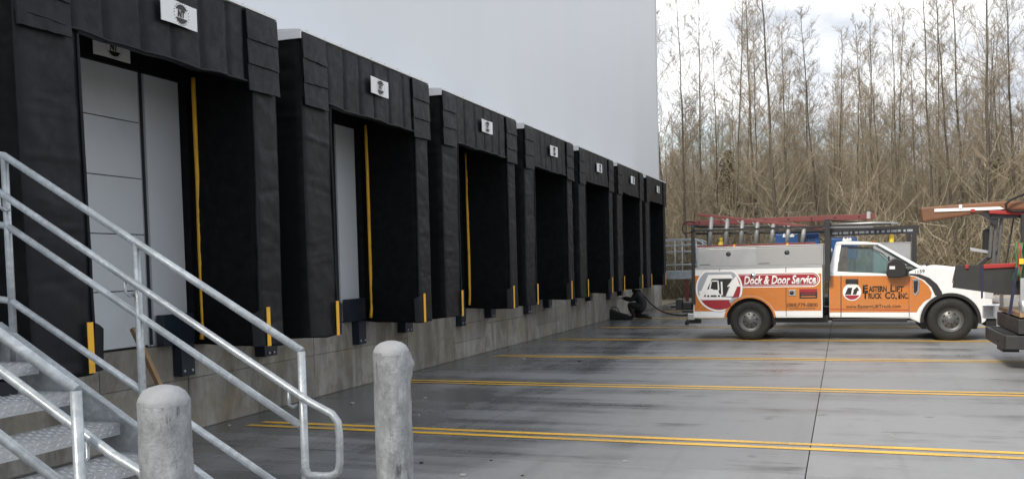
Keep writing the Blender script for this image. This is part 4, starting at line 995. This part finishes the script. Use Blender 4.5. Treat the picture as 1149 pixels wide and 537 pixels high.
    MB().tube([PY(x, y, yq - .1) for x, y in ((1152, 217), (1143, 220), (1134, 224), (1128.5, 229), (1129.5, 234.5), (1136, 237), (1146, 237), (1153, 236))], .018, 8).build('air_hose', M['blackrub'], t)
    for i, (mat_, off) in enumerate((('green', 0), ('red', 2.0), ('green', 3.6), ('red', 5.2), ('green', 6.4))):
        MB().tube([PY(x + off, y, yq - .15) for x, y in ((1141, 272), (1139.5, 282), (1141.5, 294), (1139, 305), (1136 + off * .5, 315))], .013, 6).build('gas_hose', M[mat_], t)
    q = PY(1146, 293, yq - .18); MB().box(q.x - .03, q.x + .03, yq - .2, yq - .17, q.z - .04, q.z + .04).build('hose_tag', M['yellowc'], t)
    mcx = PY(1147.5, 346, YN + .1); MB().lathe([(0, -.10), (.05, -.09), (.075, -.02), (.075, .10), (.05, .12)], (mcx.x + .02, YN + .1, mcx.z), 'Z', 16).build('silver_canister', M['alu'], t)
    # forward half and cab (outside the frame)
    wheel(t, xu + 1.3, YN + .0, .403); wheel(t, xu + 1.3, YR - .0, .403, far=True)
    cab(t, YN - .03, YR + .03, dx=5.6, letters=False)
    xf = PY(1066.5, 360, 19.49).x + 5.6
    wheel(t, xf, YN - .02, .403); wheel(t, xf, YR + .02, .403, far=True)
    # long wrapped beam carried on top
    be = thing('wrapped_beam', (PY(1080, 240, yq).x, yq + .1, 2.3), 'long brown wrapped beam overhanging the tail of the right-hand truck', 'beam')
    pl([(1033, 232.6), (1060, 230.2), (1128, 225.3), (1160, 225.3), (1160, 234.5), (1112, 236.8), (1094, 240.0), (1035.5, 249.2)], yq + .0, yq + .30, 'beam_body', M['brownw'], .03, be)
    pl([(1048.5, 234.2), (1122, 231.8), (1127, 234.2), (1122, 235), (1048.5, 237.6)], yq - .02, yq - .002, 'white_strip', M['signw'], 0, be)
    pl([(1076, 229.6), (1079.5, 229.5), (1079.5, 234), (1076, 234)], yq - .03, yq - .021, 'white_tie', M['signw'], 0, be)
    return t
flatbed()

# ------------------------------------------------------------------ equipment trailer behind the service truck
def trailer():
    YN = 23.0
    t = thing('equipment_trailer', (.6, 24, 0), 'equipment trailer with grey toolbox and black rack post behind the service truck', 'trailer')
    xa, xb = PY(866, 270, YN).x, PY(1060, 270, YN).x
    MB().box(xa, xb, YN, YN + 1.9, .62, .72).build('deck', M['blackp'], t)
    for y_ in (YN + .1, YN + 1.72): MB().box(xa - .8, xb, y_, y_ + .08, .50, .62).build('frame_rail', M['blacks'], t)
    x = PY(1026, 280, YN).x
    for y_ in (YN, YN + 1.82):
        MB().box(x - .05, x + .05, y_, y_ + .08, .72, PY(1026, 256, YN).z).build('rack_post', M['blacks'], t)
        MB().box(x - 2.6, x + .1, y_, y_ + .08, PY(1026, 256, YN).z + .001, PY(1026, 254, YN).z + .03).build('rack_rail', M['blacks'], t)
        MB().box(x - 2.55, x - 2.45, y_, y_ + .08, .72, PY(1026, 256, YN).z).build('rack_post', M['blacks'], t)
    a, b = PY(980, 273.5, YN), PY(1022.5, 273.5, YN)
    tb = MB().box(a.x, b.x, YN + .1, YN + .7, .722, a.z).build('toolbox', M['alu'], t, .008)
    MB().box(a.x - .01, b.x + .01, YN + .09, YN + .71, a.z + .001, a.z + .025).build('box_lid', M['alu'], tb)
    wheel(t, PY(1056, 365, YN).x, YN - .02, .33, r_=.33, wd=.2, rim_r=.19); wheel(t, PY(1056, 365, YN).x, YN + 1.92, .33, r_=.33, wd=.2, far=True, rim_r=.19)
    # blue machines standing on the deck
    for (pa, pb, yt_, yy_, lab, logo) in ((870, 919, 261.3, YN + .2, 'blue machine with white lettering seen between the ladder rungs', (878, 264.4, 13)), (927, 962, 266.3, YN + .15, 'blue machine with round white mark behind the truck cab', (945, 268.6, 10))):
        A, Bq = PY(pa, yt_, yy_), PY(pb, yt_, yy_)
        mm = thing('welding_machine', ((A.x + Bq.x) / 2, yy_ + .35, .722), lab, 'machine', 'blue machines on the trailer')
        zlo = A.z - .52
        for xx_ in (A.x + .03, Bq.x - .09):
            for y2_ in (yy_ + .03, yy_ + .61): MB().box(xx_, xx_ + .06, y2_, y2_ + .06, .722, zlo - .001).build('stand_leg', M['blacks'], mm)
        MB().box(A.x, Bq.x, yy_, yy_ + .7, zlo, A.z - .03).build('housing', M['bluem'], mm, .02)
        MB().box(A.x + .01, Bq.x - .01, yy_ + .01, yy_ + .69, A.z - .028, A.z).build('lid', M['bluem'], mm, .012)
        for i in range(7): MB().box(Bq.x - .42 + i * .05, Bq.x - .40 + i * .05, yy_ - .006, yy_ - .001, A.z - .32, A.z - .12).build('louvre', M['blackp'], mm)
        mk = MB(); xa_, xb_ = PY(logo[0], 265, yy_).x, PY(logo[0] + logo[2], 265, yy_).x; zl_ = PY(logo[0], logo[1] + 1.6, yy_).z
        for i in range(7):                     # small white script mark, illegible in the photograph
            u0 = xa_ + (xb_ - xa_) * i / 7; hh = (.085, .055, .05, .08, .05, .075, .05)[i]
            mk.prism([(u0, zl_), (u0 + .03, zl_), (u0 + .03 + hh * .3, zl_ + hh), (u0 + hh * .3, zl_ + hh)], yy_ - .004, yy_ - .001)
        tag(mk.build('script_mark', M['print_w'], mm), kind='stuff')
        if pa > 900:
            q = PY(931, 280.5, yy_); dd = MB().lathe([(0, -.004), (.06, -.004), (.062, 0)], (q.x, yy_ - .001, q.z), 'Y', 18).build('round_badge', M['print_w'], mm)
            MB().prism([(q.x - .04, q.z - .012), (q.x + .04, q.z - .012), (q.x + .02, q.z + .022), (q.x - .02, q.z + .022)], yy_ - .008, yy_ - .0055).build('badge_mark', M['bluem'], dd)
    q = PY(1000.5, 272, YN + .3)
    bo = thing('yellow_canister', (q.x, YN + .3, a.z + .026), 'small yellow canister standing on the grey trailer toolbox', 'canister')
    MB().lathe([(.0, 0), (.05, 0), (.052, .02), (.052, .14), (.04, .17), (.03, .19), (.03, .22), (0, .225)], (q.x, YN + .3, a.z + .026), 'Z', 14).build('bottle', M['yellowc'], bo)
    MB().lathe([(.032, .0), (.034, .02), (.0, .03)], (q.x, YN + .3, a.z + .246), 'Z', 12).build('cap', M['blackp'], bo)
trailer()

# ------------------------------------------------------------------ crouching worker, hose, bag
def person(px_, py_):
    base = PZ(px_, py_); bx, by = base.x, base.y
    t = thing('person', (bx, by, 0), 'person in dark clothes crouching at the foot of the dock wall', 'person')
    V = {'pelvis': (.14, 0, .36), 'spine': (.13, 0, .52), 'chest': (.03, 0, .70), 'neck': (-.06, 0, .84), 'head0': (-.10, 0, .90), 'head1': (-.13, 0, 1.0), 'head2': (-.13, 0, 1.07)}
    Rr = {'pelvis': .155, 'spine': .15, 'chest': .165, 'neck': .065, 'head0': .085, 'head1': .098, 'head2': .07}
    E_ = [('pelvis', 'spine'), ('spine', 'chest'), ('chest', 'neck'), ('neck', 'head0'), ('head0', 'head1'), ('head1', 'head2')]
    for s_, nm in ((-1, 'n'), (1, 'f')):
        V.update({f'sh{nm}': (.0, s_ * .19, .74), f'el{nm}': (-.16, s_ * .22, .56), f'wr{nm}': (-.36, s_ * .15, .62), f'pa{nm}': (-.43, s_ * .13, .64),
                  f'hip{nm}': (.10, s_ * .11, .34)})
        Rr.update({f'sh{nm}': .078, f'el{nm}': .058, f'wr{nm}': .042, f'pa{nm}': .045, f'hip{nm}': .12})
        if s_ < 0: V.update({f'kn{nm}': (-.24, -.17, .46), f'an{nm}': (-.08, -.16, .10), f'to{nm}': (-.26, -.18, .045)})
        else: V.update({f'kn{nm}': (-.20, .16, .10), f'an{nm}': (.22, .14, .09), f'to{nm}': (.30, .14, .045)})
        Rr.update({f'kn{nm}': .082, f'an{nm}': .055, f'to{nm}': .045})
        E_ += [('chest', f'sh{nm}'), (f'sh{nm}', f'el{nm}'), (f'el{nm}', f'wr{nm}'), (f'wr{nm}', f'pa{nm}'), ('pelvis', f'hip{nm}'), (f'hip{nm}', f'kn{nm}'), (f'kn{nm}', f'an{nm}'), (f'an{nm}', f'to{nm}')]
        for i in range(5):
            k0, k1, k2 = f'f{nm}{i}a', f'f{nm}{i}b', f'f{nm}{i}c'
            if i < 4:
                dy = (i - 1.5) * .022; ln = (.036, .042, .04, .03)[i]
                V[k0] = (-.475, s_ * .13 + dy, .642); V[k1] = (-.475 - ln, s_ * .13 + dy, .632); V[k2] = (-.475 - ln * 1.5, s_ * .13 + dy, .60)
            else: V[k0] = (-.43, s_ * .13 - s_ * .045, .65); V[k1] = (-.46, s_ * .13 - s_ * .062, .655); V[k2] = (-.49, s_ * .13 - s_ * .06, .65)
            Rr[k0] = .011; Rr[k1] = .009; Rr[k2] = .008
            E_ += [(f'pa{nm}', k0), (k0, k1), (k1, k2)]
    ks = list(V); ix = {k_: i for i, k_ in enumerate(ks)}
    me = bpy.data.meshes.new('body'); me.from_pydata([V[k_] for k_ in ks], [(ix[a], ix[b]) for a, b in E_], [])
    o = bpy.data.objects.new('body', me); COL.objects.link(o)
    sk = o.modifiers.new('skin', 'SKIN'); sk.use_smooth_shade = True
    for i, k_ in enumerate(ks): me.skin_vertices[0].data[i].radius = (Rr[k_] * (1.0 if k_[0] == 'f' or k_.startswith('head') else 1.17),) * 2
    me.skin_vertices[0].data[0].use_root = True
    ss = o.modifiers.new('sub', 'SUBSURF'); ss.levels = 2; ss.render_levels = 2
    dg = bpy.context.evaluated_depsgraph_get(); dg.update()
    m2 = bpy.data.meshes.new_from_object(o.evaluated_get(dg)); bpy.data.objects.remove(o)
    m2.name = 'body'; m2.materials.clear()
    for k_ in ('navy', 'pants', 'skin', 'glove'): m2.materials.append(M[k_])
    for p in m2.polygons:
        c = p.center; p.use_smooth = True
        p.material_index = 2 if c.z > .86 and c.x < -.02 else 3 if c.x < -.39 and c.z > .5 else 1 if c.z < .44 or (c.x < -.1 and c.z < .52) else 0
    lowz = min(v_.co.z for v_ in m2.vertices)
    for v_ in m2.vertices: v_.co.z -= lowz
    b = bpy.data.objects.new('body', m2); COL.objects.link(b); b.parent = t
    def off(p): return Vector((bx, by, -lowz)) + Vector(p)
    # knitted cap, face, ears
    MB().grid(lambda u, w: off((-.132 + .018 * w + .112 * math.cos(u * 2 * math.pi) * math.cos(w * 1.5), .105 * math.sin(u * 2 * math.pi) * math.cos(w * 1.5), 1.0 + .125 * math.sin(w * 1.5))), 20, 8).build('knit_cap', M['navy'], t)
    MB().grid(lambda u, w: off((-.04 + .13 * math.cos(u * 2 * math.pi), .13 * math.sin(u * 2 * math.pi), .80 + .07 * w)), 16, 3).build('collar', M['navy'], t)
    MB().lathe([(.0, -.03), (.012, -.01), (.016, .012), (0, .018)], off((-.235, 0, .965)), 'Z', 8).build('nose', M['skin'], t)
    for s_ in (-1, 1):
        MB().lathe([(0, -.012), (.014, 0), (0, .012)], off((-.222, s_ * .036, .995)), 'X', 8).build('eye', M['ink'], t)
        MB().lathe([(0, -.02), (.022, 0), (0, .02)], off((-.13, s_ * .10, .97)), 'Y', 8).build('ear', M['skin'], t)
        q = off(((-.24, -.18, .03) if s_ < 0 else (.30, .14, .03)))
        MB().box(q.x - .14 if s_ < 0 else q.x - .1, q.x + .13 if s_ < 0 else q.x + .08, q.y - .05, q.y + .05, .0, .055).build('boot_sole', M['blackrub'], t, .02)
    MB().box(bx - .235, bx - .22, by - .025, by + .025, .915 - lowz, .922 - lowz).build('mouth', M['ink'], t)
    return t
person(716, 357.5)
q = PZ(696, 357.6)
bg_ = thing('tool_bag', (q.x, q.y, 0), 'low black open tool bag on the ground beside the crouching person', 'bag')
MB().prism([(q.x - .40, 0), (q.x - .42, .22), (q.x - .30, .30), (q.x - .05, .19), (q.x + .22, .12), (q.x + .26, 0)], q.y - .18, q.y + .18).build('bag_body', M['blackrub'], bg_, .03)
MB().tube([(q.x - .30, q.y, .28), (q.x - .22, q.y, .36), (q.x - .08, q.y, .33), (q.x - .02, q.y, .19)], .014, 6).build('handle', M['blackp'], bg_)
hp = [PY(x, y, d_) for x, y, d_ in ((719, 329, 26.75), (724, 333, 26.5), (730, 340, 26.0), (738, 346.5, 25.0), (748, 351, 23.7), (758, 353, 22.4), (768, 353.5, 21.2), (777, 352, 20.2))]
def smooth(P, n=6):
    out_ = []
    for i in range(len(P) - 1):
        a, b, c, d = P[max(0, i - 1)], P[i], P[i + 1], P[min(len(P) - 1, i + 2)]
        for k in range(n):
            t_ = k / n; out_.append(.5 * ((2 * b) + (c - a) * t_ + (2 * a - 5 * b + 4 * c - d) * t_ ** 2 + (3 * b - a - 3 * c + d) * t_ ** 3))
    out_.append(P[-1]); return [Vector((p.x, p.y, max(.021, p.z))) for p in out_]
hose = MB().tube(smooth(hp), .02, 8).build('air_hose', M['blackrub'])
tag(hose, 'black hose running from the truck tail to the crouching person', 'hose')

# wooden stake leaning under the first dock and small litter
a, b = PX(149, 368, -6.25), PX(178, 430, -6.0)
d = (b - a) / (a.z - b.z); foot = b + d * (b.z)
pk = MB().tube([foot + Vector((0, 0, .003)), a], .032, 4, False).build('wooden_stake', M['wood'])
tag(pk, 'short wooden stake leaning against the dock wall by the stair', 'stake')
for (x, y, w_, dk) in ((257, 477, .05, 0), (604, 380, .14, 0), (588, 402.5, .1, 0), (572, 392, .06, 1), (605, 413, .05, 0), (477, 446, .05, 0), (520, 533, .07, 0), (701, 517, .05, 0), (551, 516, .03, 1), (473, 519, .05, 1), (1001, 489, .04, 0), (395, 452, .08, 0), (470, 465, .04, 0), (730, 388, .05, 1), (650, 405, .09, 1), (530, 437, .04, 1), (586, 533, .04, 1), (660, 404, .04, 0)):
    w_ *= .5; q = PZ(x, y, .004); n_ = 6
    pts = [(q.x + w_ * rnd.uniform(.5, 1) * math.cos(i * 2 * math.pi / n_), q.y + w_ * .8 * rnd.uniform(.4, 1) * math.sin(i * 2 * math.pi / n_)) for i in range(n_)]
    o = MB().prism(pts, .0045, .0045 + w_ * rnd.uniform(.15, .4), 'Z').build('litter_scrap', M['darklitter' if dk else 'litter'])
    tag(o, 'small dark scrap of litter lying on the wet yard' if dk else 'small pale scrap of litter lying on the wet yard', 'litter', 'dark scraps on the yard' if dk else 'pale scraps on the yard')

# ------------------------------------------------------------------ leafless wood
def tubes_np(mb, pts, r0, r1, n=3):
    k = len(pts); mb.tube(pts, [r0 + (r1 - r0) * i / (k - 1) for i in range(k)], n, True, False)
def make_tree(seed, H, r0, spread, first, nb, upright):
    rs = random.Random(seed); tr_ = MB(); cr_ = MB()
    px, py = 0.0, 0.0; path = []; n_ = 14; lx, ly = rs.uniform(-.03, .03), rs.uniform(-.03, .03)
    for i in range(n_ + 1):
        f_ = i / n_; path.append(Vector((px, py, f_ * H))); px += lx * H / n_ + rs.uniform(-.05, .05) * H / 16; py += ly * H / n_ + rs.uniform(-.05, .05) * H / 16
    tr_.tube(path, [r0 * (1 - .93 * (i / n_) ** .9) + .006 for i in range(n_ + 1)], 6, True, False)
    def at(f_):
        x = f_ * n_; i = min(n_ - 1, int(x)); return path[i].lerp(path[i + 1], x - i)
    def branch(p, d, L, r_, lvl):
        pts = [p]; k = 4 if lvl == 0 else 3 if lvl == 1 else 2; dd = d.copy()
        for i in range(k):
            dd = (dd + Vector((rs.uniform(-.22, .22), rs.uniform(-.22, .22), rs.uniform(-.08, .26)))).normalized(); pts.append(pts[-1] + dd * L / k)
        tubes_np(cr_, pts, r_, r_ * .3, 4 if lvl == 0 else 3)
        if lvl < 2:
            m_ = rs.randint(6, 9) if lvl == 0 else rs.randint(4, 6)
            for j in range(m_):
                f_ = rs.uniform(.2, 1); x = f_ * k; i = min(k - 1, int(x)); q = pts[i].lerp(pts[i + 1], x - i)
                nd = (dd + Vector((rs.gauss(0, .7), rs.gauss(0, .7), rs.gauss(.15, .5)))).normalized()
                branch(q, nd, L * rs.uniform(.3, .55), max(.0058, r_ * .5), lvl + 1)
    for j in range(nb):
        f_ = first + (1 - first) * (j + rs.random()) / nb; f_ = min(.985, f_)
        a = rs.uniform(0, 2 * math.pi); el = rs.uniform(.35, .95) * upright
        d = Vector((math.cos(a) * math.cos(el), math.sin(a) * math.cos(el), math.sin(el)))
        L = spread * (1.08 - f_) ** .8 * rs.uniform(.55, 1.15) + .35
        branch(at(f_), d, L, max(.009, r0 * .26 * (1.15 - f_)), 0)
    return tr_.mesh('trunk', M['bark']), cr_.mesh('crown', M['twig'])
protos = [make_tree(s_, h, r_, sp_, fi_, nb, up) for s_, h, r_, sp_, fi_, nb, up in (
    (1, 13.5, .075, 2.7, .22, 50, 1.05), (2, 15, .08, 2.3, .28, 54, 1.1), (3, 11.5, .055, 2.2, .16, 46, .9), (4, 15.5, .105, 3.2, .18, 64, 1.05),
    (5, 10, .042, 1.9, .14, 42, .85), (6, 15.5, .085, 2.4, .32, 52, 1.05), (7, 8.5, .034, 1.6, .12, 38, .8), (8, 12.5, .05, 2.0, .22, 46, 1.15))]
rt_ = random.Random(5); placed = []
def add_tree(x, y, pi, sc, lab):
    t = thing('bare_tree', (x, y, -.06), lab, 'tree', 'leafless trees of the wood')
    t.rotation_euler = (rt_.gauss(0, .02), rt_.gauss(0, .025), rt_.uniform(0, 6.28)); t.scale = (sc, sc, sc * rt_.uniform(.94, 1.08))
    for nm, me in zip(('trunk', 'crown'), protos[pi]):
        o = bpy.data.objects.new(nm, me); COL.objects.link(o); o.parent = t
# tall trunks that stand out along the front of the wood: photo pixel of the trunk, distance
TALL = [(752, 46, 3), (770, 44, 0), (788, 50, 5), (806, 47, 7), (821, 45, 1), (838, 52, 5), (852, 48, 3), (876, 43.5, 3), (884, 47, 0), (905, 50, 7), (925, 46, 1), (942, 51, 5), (961, 47, 7), (978, 53, 1), (996, 48, 0), (1012, 52, 5), (1031, 47, 7), (1050, 45, 1), (1058, 49, 5), (1077, 44, 5), (1084, 46, 1), (1108, 45, 3), (1128, 49, 0), (1146, 46, 5)]
NTH = ['1st', '2nd', '3rd'] + [f'{i}th' for i in range(4, 21)] + ['21st', '22nd', '23rd', '24th']
for px_, d_, pi in TALL:
    q = PY(px_, 250, d_); add_tree(q.x, d_, pi, rt_.uniform(.84, 1.0), f'tall slender bare tree at the front of the wood, {NTH[TALL.index((px_, d_, pi))]} from the building corner')
    placed.append((q.x, d_))
n_t = 0; tries = 0
while n_t < 260 and tries < 9000:
    tries += 1
    y = 45 + 50 * rt_.random() ** 1.2; x = rt_.uniform(-.30, .30) * y + rt_.uniform(-3, 3)
    if any((x - a) ** 2 + (y - b) ** 2 < 1.6 for a, b in placed): continue
    placed.append((x, y)); n_t += 1
    add_tree(x, y, rt_.choice((0, 2, 2, 2, 4, 4, 4, 6, 6, 6, 7, 7)), rt_.uniform(.75, 1.12), 'thin bare tree crowded among others in the leafless wood')
# brush and far wood: uncountable
def brush(name, n, ylo, yhi, hlo, hhi, mat, seed, lab, lean, r_=.012, seg=4):
    rs = random.Random(seed); mb = MB()
    for i in range(n):
        y = rs.uniform(ylo, yhi); x = rs.uniform(-.33, .33) * y + rs.uniform(-2, 2); h = rs.uniform(hlo, hhi) * rs.uniform(.6, 1)
        a = rs.uniform(0, 6.28); d = Vector((math.cos(a) * lean * rs.random(), math.sin(a) * lean * rs.random(), 1)); p = Vector((x, y, -.06)); pts = [p]
        for k in range(seg):
            d = d + Vector((rs.gauss(0, .22), rs.gauss(0, .22), -.16 * lean * rs.random())); pts.append(pts[-1] + d.normalized() * h / seg)
        mb.tube(pts, [r_ * (1 - .8 * k / seg) for k in range(seg + 1)], 3, True, False)
        for _ in range(rs.randint(1, 4)):
            f_ = rs.uniform(.25, 1) * seg; i0 = min(seg - 1, int(f_)); b0 = pts[i0].lerp(pts[i0 + 1], f_ - i0)
            dd = Vector((rs.gauss(0, .6), rs.gauss(0, .6), rs.uniform(-.1, 1.2))).normalized()
            mb.tube([b0, b0 + dd * h * .12, b0 + dd * h * .24 + Vector((rs.uniform(-.03, .03) * h, 0, rs.uniform(-.02, .05) * h))], [r_ * .55, r_ * .4, r_ * .2], 3, True, False)
    o = mb.build(name, mat); tag(o, lab, 'brush', kind='stuff'); return o
brush('dry_brush', 1700, 41.5, 50, .7, 4.5, M['brush'], 21, 'tangle of pale dry brush at the foot of the wood', 1.2, .013)
brush('brown_brush', 8000, 41, 58, .6, 4.2, M['brush2'], 22, 'brown dead undergrowth at the foot of the wood', .7, .018)
brush('sapling_thicket', 6500, 45, 66, 3.0, 11.0, M['twig'], 23, 'thicket of thin grey saplings among the trees', .28, .018, 5)
brush('pale_thicket', 1100, 42.5, 52, 3, 8.5, M['brush'], 25, 'pale arching stems rising through the front of the wood', .9, .020, 7)
brush('far_wood', 9000, 60, 100, 6, 14, M['twig'], 24, 'dense mass of distant bare wood behind the trees', .40, .020, 6)
# sparse evergreens in the wood
def evergreen(px_, d_, H, lab, seed, dens=1.0):
    rs = random.Random(seed); q = PY(px_, 280, d_); t = thing('evergreen_tree', (q.x, d_, -.06), lab, 'tree')
    MB().tube([(q.x, d_, -.06), (q.x + .1, d_, H * .5), (q.x, d_, H)], [.10, .07, .02], 6, True, False).build('trunk', M['bark'], t)
    mb = MB()
    for i in range(int(1500 * dens)):
        f_ = rs.random() ** .8; z = .6 + f_ * (H - .6); rr = (1 - f_) ** .8 * H * .24 + .12
        a = rs.uniform(0, 6.28); rad = rr * math.sqrt(rs.random()); rad *= 1.0 + .55 * math.sin(a * 5 + z * 3) * math.sin(z * 4) + .3 * rs.gauss(0, 1)
        c = Vector((q.x + rad * math.cos(a), d_ + rad * math.sin(a), z - rad * .25)); s_ = rs.uniform(.06, .16)
        u = Vector((rs.gauss(0, 1), rs.gauss(0, 1), rs.gauss(0, .6))).normalized() * s_; w = u.orthogonal().normalized() * s_ * .35
        mb.add([c - u - w, c + u, c - u * .6 + w], [(0, 1, 2)])
    mb.build('crown', M['ever'], t)
evergreen(818, 48, 7.2, 'olive green evergreen among the bare trees left of the truck cab', 1)
evergreen(842, 49, 5.4, 'small green evergreen beside a taller one above the ladders', 2, .8)
evergreen(1120, 50, 6.5, 'dull green evergreen at the right edge of the wood', 3, .8)
evergreen(975, 52, 3.2, 'low green evergreen in the brush above the truck cab', 4, .5)
